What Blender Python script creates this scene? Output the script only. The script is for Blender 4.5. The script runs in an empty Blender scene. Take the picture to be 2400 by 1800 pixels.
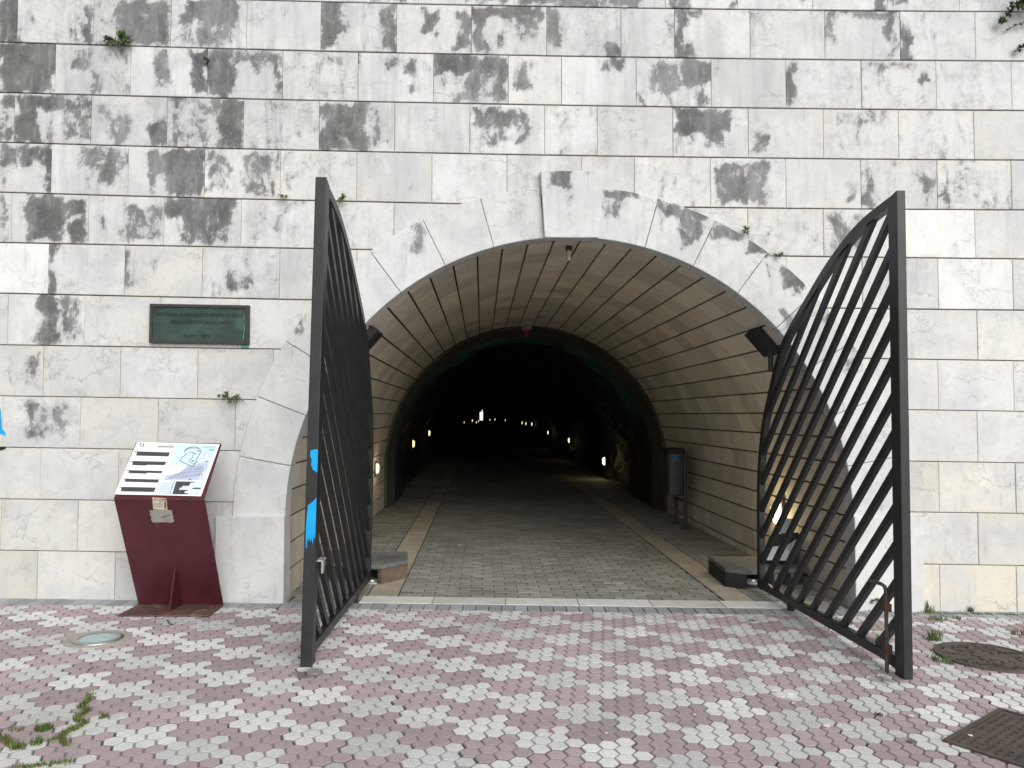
import bpy, math, random
import numpy as np
from mathutils import Vector, Matrix
random.seed(7); RS = np.random.RandomState(11)
S = bpy.context.scene
COL = S.collection

# ------------------------------------------------------------------ camera, world, sun, exposure
CF, CP, CY, CR, CX, CD = (1789.166, 0.040976, 0.007628, 0.000967, -0.53852, 6.48449)
SL = -0.01439                       # the forecourt and the courses fall slightly to the right
CZ = 1.6
_f = np.array([math.sin(CY)*math.cos(CP), math.cos(CY)*math.cos(CP), math.sin(CP)])
_r = np.array([math.cos(CY), -math.sin(CY), 0.0]); _u = np.cross(_r, _f)
R_ = math.cos(CR)*_r + math.sin(CR)*_u
U_ = -math.sin(CR)*_r + math.cos(CR)*_u
CAM = np.array([CX, -CD, CZ])
cd = bpy.data.cameras.new('camera'); cam = bpy.data.objects.new('camera', cd); COL.objects.link(cam)
cd.sensor_fit = 'HORIZONTAL'; cd.sensor_width = 36.0; cd.lens = 36.0*CF/2400.0
cd.clip_start = 0.05; cd.clip_end = 3000
cam.matrix_world = Matrix(((R_[0], U_[0], -_f[0], CAM[0]), (R_[1], U_[1], -_f[1], CAM[1]), (R_[2], U_[2], -_f[2], CAM[2]), (0, 0, 0, 1)))
S.camera = cam

SUN_EL, SUN_AZ = math.radians(33), math.radians(157)
W = bpy.data.worlds.new('World'); S.world = W; W.use_nodes = True
wn, wl = W.node_tree.nodes, W.node_tree.links
bg = wn['Background']
sky = wn.new('ShaderNodeTexSky'); sky.sky_type = 'NISHITA'; sky.sun_disc = False
sky.sun_elevation = SUN_EL; sky.sun_rotation = SUN_AZ; sky.air_density = 1.0; sky.dust_density = 4.0; sky.ozone_density = 1.0
hs = wn.new('ShaderNodeHueSaturation'); hs.inputs['Saturation'].default_value = 0.32
wl.new(sky.outputs[0], hs.inputs['Color']); wl.new(hs.outputs[0], bg.inputs['Color'])
bg.inputs['Strength'].default_value = 0.13
sd = bpy.data.lights.new('sun', 'SUN'); sd.energy = 1.4; sd.angle = math.radians(70); sd.color = (1.0, 0.985, 0.965)
sun = bpy.data.objects.new('sun', sd); COL.objects.link(sun)
sv = Vector((math.sin(SUN_AZ)*math.cos(SUN_EL), math.cos(SUN_AZ)*math.cos(SUN_EL), math.sin(SUN_EL)))
sun.rotation_euler = sv.to_track_quat('Z', 'Y').to_euler(); sun.location = (2, -6, 12)
S.view_settings.view_transform = 'Standard'; S.view_settings.look = 'None'
S.view_settings.exposure = 0.07; S.view_settings.gamma = 1.0
S.render.engine = 'CYCLES'
S.cycles.use_denoising = True
S.cycles.max_bounces = 8; S.cycles.diffuse_bounces = 5
S.cycles.sample_clamp_indirect = 4.0

# ------------------------------------------------------------------ tracing helpers (a photo point -> its place on a real surface)
def ray(x, y): return _f + (x-1200)/CF*R_ - (y-900)/CF*U_
def onY(x, y, Y=0.0):
    d = ray(x, y); t = (Y+CD)/d[1]; return CAM + t*d
def onG(x, y, h=0.0):
    d = ray(x, y); t = (h+SL*CAM[0]-CAM[2])/(d[2]-SL*d[0]); return CAM + t*d
def onX(x, y, X0, k):
    d = ray(x, y); t = (X0-CAM[0]+k*CAM[1])/(d[0]-k*d[1]); return CAM + t*d
def gz(x): return SL*x
RI, ZC, RO = 2.395, 0.729, 2.835          # arch: inner radius, springing height, outer radius
SK = -0.0313                              # the tunnel runs slightly askew to the wall

# ------------------------------------------------------------------ materials
MATS = {}
class NT:
    def __init__(s, name, rough=0.8, spec=0.3):
        m = bpy.data.materials.new(name); m.use_nodes = True; s.m = m
        s.n, s.l = m.node_tree.nodes, m.node_tree.links
        s.b = s.n['Principled BSDF']; s.b.inputs['Roughness'].default_value = rough
        s.b.inputs['Specular IOR Level'].default_value = spec
        MATS[name] = m
    def new(s, t, **k):
        n = s.n.new(t)
        for a, v in k.items(): setattr(n, a, v)
        return n
    def link(s, a, b): s.l.new(a, b)
    def coord(s): return s.new('ShaderNodeTexCoord').outputs['Object']
    def geo(s): return s.new('ShaderNodeNewGeometry').outputs['Position']
    def noise(s, vec, scale, detail=6, rough=.6, dist=0.0):
        n = s.new('ShaderNodeTexNoise'); n.inputs['Scale'].default_value = scale; n.inputs['Detail'].default_value = detail
        n.inputs['Roughness'].default_value = rough; n.inputs['Distortion'].default_value = dist
        s.link(vec, n.inputs['Vector']); return n.outputs['Fac']
    def mapv(s, vec, scale=(1, 1, 1), loc=(0, 0, 0)):
        n = s.new('ShaderNodeMapping'); n.inputs['Scale'].default_value = scale; n.inputs['Location'].default_value = loc
        s.link(vec, n.inputs['Vector']); return n.outputs[0]
    def math(s, op, a, b=None, clamp=False):
        n = s.new('ShaderNodeMath', operation=op, use_clamp=clamp)
        for i, v in enumerate((a, b)):
            if v is None: continue
            if isinstance(v, (int, float)): n.inputs[i].default_value = v
            else: s.link(v, n.inputs[i])
        return n.outputs[0]
    def ramp(s, v, a, b, lo=0.0, hi=1.0):
        n = s.new('ShaderNodeMapRange', interpolation_type='SMOOTHSTEP')
        n.inputs['From Min'].default_value = a; n.inputs['From Max'].default_value = b
        n.inputs['To Min'].default_value = lo; n.inputs['To Max'].default_value = hi
        s.link(v, n.inputs['Value']); return n.outputs[0]
    def mix(s, f, a, b, blend='MIX'):
        n = s.new('ShaderNodeMix', data_type='RGBA', blend_type=blend)
        for i, v in ((0, f), (6, a), (7, b)):
            if isinstance(v, (int, float)): n.inputs[i].default_value = v
            elif isinstance(v, tuple): n.inputs[i].default_value = v + (1,) if len(v) == 3 else v
            else: s.link(v, n.inputs[i])
        return n.outputs[2]
    def attr(s):
        n = s.new('ShaderNodeAttribute', attribute_name='Col'); sep = s.new('ShaderNodeSeparateColor')
        s.link(n.outputs['Color'], sep.inputs[0]); return sep.outputs[0], sep.outputs[1], sep.outputs[2], n.outputs['Alpha']
    def vadd(s, vec, sc, k):
        c = s.new('ShaderNodeCombineXYZ'); m = s.math('MULTIPLY', sc, k)
        for i in range(3): s.link(m, c.inputs[i])
        n = s.new('ShaderNodeVectorMath', operation='ADD'); s.link(vec, n.inputs[0]); s.link(c.outputs[0], n.inputs[1]); return n.outputs[0]
    def out(s, col, rough=None, bump=None, bs=0.3, bd=0.01):
        if isinstance(col, tuple): s.b.inputs['Base Color'].default_value = col + (1,)
        else: s.link(col, s.b.inputs['Base Color'])
        if rough is not None: s.link(rough, s.b.inputs['Roughness'])
        if bump is not None:
            n = s.new('ShaderNodeBump'); n.inputs['Strength'].default_value = bs; n.inputs['Distance'].default_value = bd
            s.link(bump, n.inputs['Height']); s.link(n.outputs[0], s.b.inputs['Normal'])
        return s.m

def simple(name, col, rough=.6, metal=0.0, var=.25, scale=14, spec=.4, bump=.15, dirt=None):
    t = NT(name, rough, spec); t.b.inputs['Metallic'].default_value = metal
    v = t.coord(); n = t.noise(v, scale, 7, .65); n2 = t.noise(v, scale*.21, 4, .6)
    f = t.math('ADD', t.math('MULTIPLY', n, .5), t.math('MULTIPLY', n2, .5))
    dk = tuple(c*(1-var) for c in col); lt = tuple(min(1, c*(1+var)) for c in col)
    c = t.mix(t.ramp(f, .3, .7), dk, lt)
    if dirt: c = t.mix(t.ramp(t.noise(v, scale*.5, 8, .7), .55, .68, 0, .8), c, dirt)
    return t.out(c, t.ramp(n, .2, .8, rough*.85, min(1, rough*1.15)), n, bump, .004)

def stone_mat():
    t = NT('marble', .72, .25); r, g, st, a = t.attr(); p = t.geo(); q = t.vadd(p, a, 23.0)
    big = t.noise(q, 2.2, 5, .6, .4); fine = t.noise(q, 26, 8, .7); mid = t.noise(q, 8, 7, .65, .6)
    c = t.mix(g, (.645, .672, .676), (.625, .592, .495))
    c = t.mix(t.ramp(big, .42, .66, 0, .62), c, (.505, .53, .55))
    c = t.mix(t.ramp(mid, .48, .72, 0, .46), c, (.50, .485, .44))
    c = t.mix(t.ramp(fine, .50, .70, 0, .36), c, (.42, .42, .41))
    c = t.mix(t.ramp(t.noise(q, 3.6, 6, .7, .3), .55, .72, 0, .38), c, (.80, .80, .78))
    # hairline veins
    vn = t.new('ShaderNodeTexVoronoi', feature='DISTANCE_TO_EDGE'); vn.inputs['Scale'].default_value = 2.3
    ds = t.new('ShaderNodeTexNoise'); ds.inputs['Scale'].default_value = 3.5; ds.inputs['Detail'].default_value = 7; ds.inputs['Roughness'].default_value = .68; t.link(q, ds.inputs['Vector'])
    vm = t.new('ShaderNodeVectorMath', operation='MULTIPLY_ADD'); t.link(ds.outputs['Color'], vm.inputs[0]); vm.inputs[1].default_value = (.75, .75, .45); t.link(t.mapv(q, (.6, 1, 1.2)), vm.inputs[2])
    t.link(vm.outputs[0], vn.inputs['Vector'])
    vein = t.math('MULTIPLY', t.ramp(vn.outputs['Distance'], 0, .017, 1, 0), t.ramp(t.noise(q, 1.7, 3), .46, .62, 0, .8))
    c = t.mix(vein, c, (.27, .265, .25))
    # tone of each block
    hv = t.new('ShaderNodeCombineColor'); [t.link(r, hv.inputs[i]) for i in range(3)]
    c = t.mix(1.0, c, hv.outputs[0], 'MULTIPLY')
    # grime washing down across the courses, heaviest high up on the left
    sp = t.new('ShaderNodeSeparateXYZ'); t.link(p, sp.inputs[0])
    wt = t.math('MULTIPLY', t.ramp(sp.outputs[2], 2.0, 4.4), t.ramp(sp.outputs[0], -4, 3.5, 1, .45))
    wash = t.math('ADD', t.math('MULTIPLY', t.noise(t.mapv(p, (1, 1, .28)), 2.1, 8, .68, .4), .65), t.math('MULTIPLY', t.noise(t.mapv(p, (1, 1, .07)), 17, 5, .6), .35))
    c = t.mix(t.math('MULTIPLY', t.ramp(wash, .46, .66), t.math('MULTIPLY', wt, .54)), c, (.27, .28, .295))
    # lichen and soot
    sn = t.noise(t.mapv(q, (1, 1, .62)), 7.5, 10, .68, .5); st2 = t.noise(t.mapv(q, (1, 1, .12)), 22, 6, .6)
    wob = t.math('SUBTRACT', sn, .5); wob2 = t.math('SUBTRACT', st2, .5)
    m = t.math('ADD', st, t.math('MULTIPLY', wob, 2.1)); m = t.math('ADD', m, t.math('MULTIPLY', wob2, .45))
    m = t.math('ADD', m, t.math('MULTIPLY', t.math('SUBTRACT', fine, .5), .5))
    gate_ = t.ramp(st, .03, .25)
    hard = t.math('MULTIPLY', t.ramp(m, .40, .60), gate_)
    soft = t.math('MULTIPLY', t.ramp(m, .08, .60, 0, .62), gate_)
    dc = t.mix(t.ramp(t.noise(t.mapv(q, (1, 1, .5)), 2.6, 9, .72), .38, .62), (.060, .064, .068), (.245, .252, .26))
    dc = t.mix(t.ramp(t.noise(p, .9, 2), .45, .6, 0, .7), dc, t.mix(t.ramp(t.noise(q, 3.1, 6, .7), .4, .6), (.060, .059, .051), (.17, .168, .148)))
    dc = t.mix(t.ramp(st2, .40, .66, .38, 0), dc, (.065, .067, .066))
    dc = t.mix(t.ramp(fine, .53, .66, 0, .38), dc, (.32, .32, .31))
    dc = t.mix(t.ramp(m, .5, .85, .35, 0), dc, (.33, .335, .34))
    c = t.mix(soft, c, (.33, .335, .345)); c = t.mix(t.math('MULTIPLY', hard, .9), c, dc)
    # faint rain streaks everywhere
    c = t.mix(t.math('MULTIPLY', t.ramp(st2, .53, .74, 0, .42), t.ramp(big, .36, .6)), c, (.36, .36, .35))
    t.out(c, None, t.math('ADD', fine, t.math('MULTIPLY', mid, 1.2)), .35, .006)
stone_mat()

def paver_mat():
    t = NT('concrete_paver', .85, .2); r, g, b, a = t.attr(); p = t.geo(); q = t.vadd(p, a, 9.0)
    grit = t.noise(q, 105, 4, .75); blot = t.noise(q, 9, 6, .65); big = t.noise(p, .9, 5, .6)
    c = t.mix(g, (.74, .75, .735), (.475, .398, .408))
    c = t.mix(t.ramp(grit, .36, .68, .55, 0), c, t.mix(g, (.45, .46, .45), (.325, .262, .268)))
    c = t.mix(t.ramp(blot, .45, .75, 0, .5), c, t.mix(g, (.49, .49, .47), (.34, .265, .262)))
    c = t.mix(t.ramp(big, .42, .66, 0, .45), c, t.mix(g, (.50, .50, .48), (.34, .275, .275)))
    c = t.mix(t.ramp(t.noise(p, 1.7, 6, .65), .55, .75, 0, .35), c, t.mix(g, (.80, .80, .78), (.55, .46, .46)))
    hv = t.new('ShaderNodeCombineColor'); [t.link(r, hv.inputs[i]) for i in range(3)]
    c = t.mix(1.0, c, hv.outputs[0], 'MULTIPLY')
    c = t.mix(t.ramp(b, 0, .5), c, t.mix(g, (.34, .34, .33), (.27, .225, .228))); c = t.mix(t.ramp(b, .6, 1.0), c, (.05, .048, .042))
    for (sx, sy), rad, colr, th in ((STAIN_L, .26, (.075, .055, .045), .62), (STAIN_R, .30, (.10, .075, .06), .66), (STAIN_W, .20, (.82, .82, .80), .60)):
        dn = t.new('ShaderNodeVectorMath', operation='DISTANCE'); t.link(t.mapv(p, (1, 1, 0)), dn.inputs[0]); dn.inputs[1].default_value = (sx, sy, 0)
        k = t.math('ADD', t.ramp(dn.outputs['Value'], 0, rad, .75, 0), t.math('MULTIPLY', t.math('SUBTRACT', t.noise(p, 13, 7, .7), .5), 1.0))
        c = t.mix(t.ramp(k, th-.2, th+.12, 0, .7), c, colr)
    t.out(c, None, grit, .35, .004)
STAIN_L, STAIN_R, STAIN_W = [tuple(onG(*q)[:2]) for q in ((722, 1578), (2075, 1592), (1838, 1628))]
paver_mat()

def brick_mat(name, c1, c2, dirt, wet=False):
    t = NT(name, .8, .3); r, g, b, a = t.attr(); p = t.geo(); q = t.vadd(p, a, 13.0)
    n = t.noise(q, 40, 7, .7); n2 = t.noise(q, 7, 5, .6); big = t.noise(p, 1.1, 5, .6)
    c = t.mix(g, c1, c2); c = t.mix(t.ramp(n, .4, .72, 0, .5), c, dirt); c = t.mix(t.ramp(n2, .45, .75, 0, .35), c, tuple(min(1, x*1.5) for x in c1))
    c = t.mix(t.ramp(big, .45, .68, 0, .5), c, dirt)
    hv = t.new('ShaderNodeCombineColor'); [t.link(r, hv.inputs[i]) for i in range(3)]
    c = t.mix(1.0, c, hv.outputs[0], 'MULTIPLY'); c = t.mix(b, c, (.05, .048, .042))
    t.out(c, None, n, .4, .004)
brick_mat('grey_brick', (.285, .29, .265), (.235, .235, .205), (.175, .168, .138))
brick_mat('edge_brick', (.36, .39, .40), (.29, .31, .315), (.22, .23, .23))
brick_mat('tan_slab', (.44, .40, .325), (.39, .355, .285), (.27, .24, .18))
brick_mat('threshold_stone', (.70, .71, .70), (.66, .65, .60), (.48, .47, .43))
brick_mat('vault_stone', (.72, .655, .545), (.65, .63, .555), (.53, .465, .37))

def rock_mat():
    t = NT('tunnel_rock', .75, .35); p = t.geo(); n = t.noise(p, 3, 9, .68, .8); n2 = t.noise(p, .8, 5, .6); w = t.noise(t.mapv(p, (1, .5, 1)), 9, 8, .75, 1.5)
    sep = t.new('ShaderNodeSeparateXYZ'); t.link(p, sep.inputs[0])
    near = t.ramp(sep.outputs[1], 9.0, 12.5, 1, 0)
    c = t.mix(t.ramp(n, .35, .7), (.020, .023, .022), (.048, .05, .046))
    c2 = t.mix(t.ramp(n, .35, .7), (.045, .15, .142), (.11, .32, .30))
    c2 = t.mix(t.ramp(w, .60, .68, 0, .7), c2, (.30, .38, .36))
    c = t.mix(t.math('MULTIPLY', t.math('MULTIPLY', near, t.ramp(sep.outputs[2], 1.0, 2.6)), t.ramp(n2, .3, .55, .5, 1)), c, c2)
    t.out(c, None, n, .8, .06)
rock_mat()
def emit(name, col, s, base=(.8, .8, .7)):
    t = NT(name, .3); t.b.inputs['Base Color'].default_value = base + (1,)
    t.b.inputs['Emission Color'].default_value = col + (1,); t.b.inputs['Emission Strength'].default_value = s
emit('lamp_glow', (1.0, .88, .46), 1.35)
emit('bright_lamp_glow', (1.0, .90, .60), 3.5)
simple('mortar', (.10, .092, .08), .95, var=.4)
simple('joint_mortar', (.30, .275, .23), .95, var=.45, scale=5)
simple('joint_dark', (.035, .03, .024), .95, var=.3)
simple('soil', (.085, .078, .066), .95, var=.4, scale=20)
simple('forecourt', (.36, .35, .33), .9, var=.2, scale=3)
simple('hill_green', (.07, .085, .045), .95, var=.4, scale=.6)
simple('gate_paint', (.021, .0225, .0245), .42, var=.3, scale=30, spec=.45, bump=.08)
simple('gate_rust', (.10, .055, .035), .9, var=.5, scale=40)
simple('bolt_steel', (.085, .073, .065), .6, .3, var=.5, scale=60)
simple('pale_steel', (.62, .62, .60), .4, .6, var=.2)
simple('stainless', (.42, .43, .42), .38, .8, var=.15)
simple('cyan_spray', (.0, .34, .72), .55, var=.12, scale=9)
simple('black_spray', (.008, .008, .008), .6)
simple('maroon_paint', (.078, .017, .024), .42, var=.22, scale=5, spec=.4, bump=.05)
simple('maroon_rust', (.105, .055, .047), .7, var=.35, scale=12, dirt=(.22, .17, .11))
simple('sign_white', (.86, .87, .87), .35, var=.02)
simple('sign_sea', (.56, .79, .86), .35, var=.03)
simple('sign_town', (.48, .57, .73), .35, var=.06)
simple('sign_pale', (.62, .71, .80), .35, var=.04)
simple('sign_ink', (.055, .058, .06), .45, var=.3, scale=200)
simple('sign_line', (.26, .24, .33), .45, var=.1)
simple('sign_grey', (.30, .40, .45), .45, var=.1)
simple('sign_pink', (.45, .18, .25), .45)
simple('sticker_cream', (.52, .42, .27), .7, var=.35, scale=22, dirt=(.28, .14, .05))
simple('sticker_white', (.60, .57, .48), .7, var=.15)
simple('sticker_grey', (.30, .295, .255), .8, var=.22, scale=25)
simple('drip', (.17, .085, .09), .6)
simple('bronze_dark', (.040, .037, .034), .6, 0, var=.35)
simple('bronze_green', (.034, .064, .054), .6, .2, var=.5, scale=9, dirt=(.055, .12, .095))
simple('bronze_letter', (.006, .011, .009), .6)
simple('verdigris', (.10, .30, .24), .8, var=.3)
simple('moss_concrete', (.075, .078, .056), .92, var=.45, scale=5, bump=.5, dirt=(.055, .065, .03))
simple('box_concrete', (.13, .135, .13), .85, var=.5, scale=9, bump=.7, dirt=(.055, .055, .045))
simple('box_rust', (.115, .085, .064), .9, var=.45, scale=14, bump=.6, dirt=(.17, .15, .11))
simple('box_black', (.020, .021, .022), .7, var=.5, dirt=(.06, .058, .05))
simple('void_black', (.006, .006, .006), .9)
simple('bin_metal', (.05, .06, .066), .4, .2, var=.35, scale=18)
simple('bin_sticker', (.02, .12, .24), .5)
simple('lamp_metal', (.16, .155, .14), .5, .5)
simple('grey_plastic', (.24, .25, .23), .6)
simple('red_lens', (.30, .012, .03), .3)
simple('frosted_glass', (.42, .41, .38), .35)
simple('flood_glass', (.33, .38, .42), .22, var=.08, spec=.6)
simple('cast_iron', (.090, .072, .062), .7, .25, var=.35, scale=26, bump=.5, dirt=(.14, .105, .08))
simple('iron_dark', (.028, .024, .022), .8, var=.3)
simple('glass_disc', (.32, .46, .47), .18, var=.12, spec=.6)
simple('cement', (.36, .345, .305), .9, var=.2, scale=20)
simple('leaf_dark', (.030, .058, .018), .6, var=.4, scale=30)
simple('leaf_mid', (.075, .125, .032), .6, var=.4, scale=30)
simple('leaf_grey', (.12, .15, .085), .65, var=.3, scale=30)
simple('grass_green', (.095, .150, .035), .7, var=.4, scale=40)
simple('grass_dry', (.24, .19, .085), .8, var=.35, scale=40)
simple('twig', (.09, .06, .04), .8)
simple('paper', (.80, .79, .76), .7)
simple('yellow_leaf', (.55, .42, .05), .7)

# ------------------------------------------------------------------ mesh builder
class MB:
    def __init__(s): s.v = []; s.f = []; s.m = []; s.c = []; s.has = False
    def V(s, p, c=None):
        s.v.append(tuple(float(x) for x in p))
        s.c.append(c if c else (1, 0, 0, 0)); s.has = s.has or bool(c)
        return len(s.v)-1
    def F(s, ids, m=0): s.f.append(tuple(ids)); s.m.append(m)
    def poly(s, pts, m=0, c=None): s.F([s.V(p, c) for p in pts], m)
    def hexa(s, p, m=0, c=None):       # p: 4 bottom (ccw from above) then 4 top
        i = [s.V(q, c) for q in p]
        for f in ((3, 2, 1, 0), (4, 5, 6, 7), (0, 1, 5, 4), (1, 2, 6, 5), (2, 3, 7, 6), (3, 0, 4, 7)): s.F([i[k] for k in f], m)
    def box(s, x0, x1, y0, y1, z0, z1, m=0, c=None):
        s.hexa([(x0, y0, z0), (x1, y0, z0), (x1, y1, z0), (x0, y1, z0), (x0, y0, z1), (x1, y0, z1), (x1, y1, z1), (x0, y1, z1)], m, c)
    def obox(s, o, ax, ay, az, m=0, c=None):   # centre, three half axes
        o, ax, ay, az = map(np.array, (o, ax, ay, az))
        s.hexa([o-ax-ay-az, o+ax-ay-az, o+ax+ay-az, o-ax+ay-az, o-ax-ay+az, o+ax-ay+az, o+ax+ay+az, o-ax+ay+az], m, c)
    def tube(s, pts, r, n=8, m=0, cap=True):
        pts = [np.array(p, float) for p in pts]; rs = r if isinstance(r, (list, tuple)) else [r]*len(pts); rings = []
        for i, p in enumerate(pts):
            d = pts[min(i+1, len(pts)-1)]-pts[max(i-1, 0)]; d = d/np.linalg.norm(d)
            a = np.cross(d, (0, 0, 1) if abs(d[2]) < .9 else (1, 0, 0)); a /= np.linalg.norm(a); b = np.cross(d, a)
            rings.append([s.V(p+rs[i]*(math.cos(2*math.pi*k/n)*a+math.sin(2*math.pi*k/n)*b)) for k in range(n)])
        for i in range(len(rings)-1):
            for k in range(n): s.F((rings[i][k], rings[i][(k+1) % n], rings[i+1][(k+1) % n], rings[i+1][k]), m)
        if cap: s.F(rings[0][::-1], m); s.F(rings[-1], m)
    def lathe(s, o, prof, n=40, m=0, sx=1, sy=1):   # prof: (r, z) up the z axis
        rings = []
        for r, z in prof:
            if r < 1e-6: rings.append([s.V((o[0], o[1], o[2]+z))])
            else: rings.append([s.V((o[0]+sx*r*math.cos(2*math.pi*k/n), o[1]+sy*r*math.sin(2*math.pi*k/n), o[2]+z+gz(0)+SL*r*math.cos(2*math.pi*k/n))) for k in range(n)])
        for a, b in zip(rings, rings[1:]):
            for k in range(n):
                if len(a) == 1: s.F((a[0], b[k], b[(k+1) % n]), m)
                elif len(b) == 1: s.F((a[k], a[(k+1) % n], b[0]), m)
                else: s.F((a[k], a[(k+1) % n], b[(k+1) % n], b[k]), m)
    def prism(s, pts, d, m=0):          # outline swept by vector d
        d = np.array(d); a = [s.V(p) for p in pts]; b = [s.V(np.array(p)+d) for p in pts]; n = len(pts)
        s.F(a[::-1], m); s.F(b, m)
        for k in range(n): s.F((a[k], a[(k+1) % n], b[(k+1) % n], b[k]), m)
    def build(s, name, mats, parent=None, smooth=False, bevel=0.0):
        if isinstance(mats, str): mats = [mats]
        me = bpy.data.meshes.new(name); off = np.array(parent.matrix_basis.translation if parent else (0, 0, 0)) if parent else np.zeros(3)
        p = parent
        while p is not None and p.parent is not None: p = p.parent; off = off + np.array(p.matrix_basis.translation)
        v = np.array(s.v, float)-off
        me.from_pydata(v.tolist(), [], s.f); me.update()
        for k in mats: me.materials.append(MATS[k])
        me.polygons.foreach_set('material_index', s.m)
        if s.has:
            at = me.color_attributes.new('Col', 'FLOAT_COLOR', 'POINT'); at.data.foreach_set('color', np.array(s.c, np.float32).ravel())
        if smooth: me.polygons.foreach_set('use_smooth', [True]*len(me.polygons))
        o = bpy.data.objects.new(name, me); COL.objects.link(o)
        if parent: o.parent = parent
        if bevel:
            b = o.modifiers.new('bevel', 'BEVEL'); b.width = bevel; b.segments = 2; b.limit_method = 'ANGLE'; b.angle_limit = .7
        return o
def raw(name, verts, faces, cols, mats, parent=None, mi=None):
    me = bpy.data.meshes.new(name); off = np.array(parent.location) if parent else np.zeros(3)
    v = np.asarray(verts, float)-off; f = np.asarray(faces)
    me.vertices.add(len(v)); me.vertices.foreach_set('co', v.ravel())
    k = f.shape[1]; me.loops.add(f.size); me.loops.foreach_set('vertex_index', f.ravel().astype(np.int32))
    me.polygons.add(len(f)); me.polygons.foreach_set('loop_start', np.arange(0, f.size, k, dtype=np.int32))
    for q in ([mats] if isinstance(mats, str) else mats): me.materials.append(MATS[q])
    if mi is not None: me.polygons.foreach_set('material_index', np.asarray(mi, np.int32))
    me.polygons.foreach_set('use_smooth', [False]*len(f)); me.update(calc_edges=True); me.validate()
    if cols is not None:
        at = me.color_attributes.new('Col', 'FLOAT_COLOR', 'POINT'); at.data.foreach_set('color', np.asarray(cols, np.float32).ravel())
    o = bpy.data.objects.new(name, me); COL.objects.link(o)
    if parent: o.parent = parent
    return o
def tag(o, label, cat, group=None, kind=None):
    if label: o['label'] = label
    if cat: o['category'] = cat
    if group: o['group'] = group
    if kind: o['kind'] = kind
    return o
def thing(name, loc, label, cat, group=None):
    o = bpy.data.objects.new(name, None); COL.objects.link(o); o.location = [float(x) for x in loc]; o.empty_display_size = .1
    return tag(o, label, cat, group)
def struct(o, label=None): o['kind'] = 'structure'; (label and o.__setitem__('label', label)); return o
def text2d(txt, size=1.0):
    cu = bpy.data.curves.new('t', 'FONT'); cu.body = txt; cu.size = size; cu.align_x = 'CENTER'; cu.align_y = 'CENTER'; cu.resolution_u = 3
    ob = bpy.data.objects.new('t', cu); COL.objects.link(ob); bpy.context.view_layer.update()
    me = ob.evaluated_get(bpy.context.evaluated_depsgraph_get()).to_mesh()
    v = [(q.co.x, q.co.y) for q in me.vertices]; f = [tuple(p.vertices) for p in me.polygons]
    ob.evaluated_get(bpy.context.evaluated_depsgraph_get()).to_mesh_clear()
    bpy.data.objects.remove(ob); bpy.data.curves.remove(cu); return v, f
def add_text(mb, txt, fn, w, h, m=0):    # fn(x,y)->3D with x,y centred, text scaled to w x h
    v, f = text2d(txt); xs = [a for a, _ in v]; ys = [b for _, b in v]
    cx, cy = (min(xs)+max(xs))/2, (min(ys)+max(ys))/2; sx, sy = w/(max(xs)-min(xs)), h/(max(ys)-min(ys))
    base = len(mb.v)
    for a, b in v: mb.V(fn((a-cx)*sx, (b-cy)*sy))
    for q in f: mb.F([base+i for i in q], m)

# ------------------------------------------------------------------ the stone wall
LINES = {0: [(0, -18), (800, 4), (1600, 21), (2400, 27)], 1: [(0, 98), (800, 121), (1600, 135), (2400, 143)], 2: [(0, 216), (800, 237), (1600, 250), (2400, 259)],
 3: [(0, 333), (800, 354), (1600, 368), (2400, 375)], 4: [(0, 450), (800, 472), (1600, 485), (2400, 492)], 5: [(0, 568), (738, 583), (1700, 598), (2400, 607)],
 6: [(0, 687), (735, 703), (1700, 719), (2400, 727)], 7: [(0, 808), (656, 819), (2400, 846)], 8: [(0, 927), (597, 938), (2330, 963)], 9: [(0, 1048), (560, 1057), (2400, 1085)],
 10: [(0, 1170), (540, 1176), (2400, 1204)], 11: [(0, 1290), (311, 1294), (2400, 1326)]}
LFIT = {}
for k, pts in LINES.items():
    q = np.array([onY(a, b) for a, b in pts]); LFIT[k] = np.polyfit(q[:, 0], q[:, 2], 2 if len(pts) > 3 else 1)
def zline(k, x):
    x = np.asarray(x, float); xc = np.clip(x, -4.95, 4.2)
    if k < 0: return zline(0, x)+.4335*(-k)
    if k == 12: return SL*x-.02
    return np.polyval(LFIT[k], xc)+(x-xc)*SL
JOINTS = {0: [867, 980, 1091, 1204, 1422, 1560, 1729, 1905, 2080, 2249], 1: [41, 219, 400, 578, 752, 929, 1105, 1281, 1455, 1581, 1758, 1933, 2110, 2286],
 2: [129, 306, 486, 662, 839, 1016, 1191, 1316, 1491, 1667, 1842, 2019, 2194, 2371], 3: [33, 213, 391, 570, 748, 925, 1101, 1276, 1400, 1577, 1754, 1930, 2106, 2283],
 4: [120, 300, 479, 657, 836, 1012, 1188, 1363, 1487, 1665, 1842, 2018, 2197, 2371], 5: [27, 207, 384, 565, 742, 923, 1100, 1310, 1575, 1753, 1930, 2107, 2285],
 6: [113, 292, 474, 655, 836, 1843, 2021, 2199, 2374], 7: [18, 198, 376, 559, 742, 1936, 2114, 2291], 8: [101, 282, 463, 640, 2020, 2199, 2376], 9: [5, 188, 370, 551, 2112, 2291],
 10: [94, 277, 460, 2022, 2201, 2381], 11: [2, 182, 366, 545, 2114, 2293], 12: [87, 269, 452, 2024, 2203, 2383]}
def yrow(r, x):   # photo row of the middle of course r
    k = min(max(r, 1), 11); a = LINES[max(k-1, 0)]; b = LINES[k]
    return (np.interp(x, *zip(*a))+np.interp(x, *zip(*b)))/2-(60 if r == 0 else 0)+(115 if r == 12 else 0)
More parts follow.
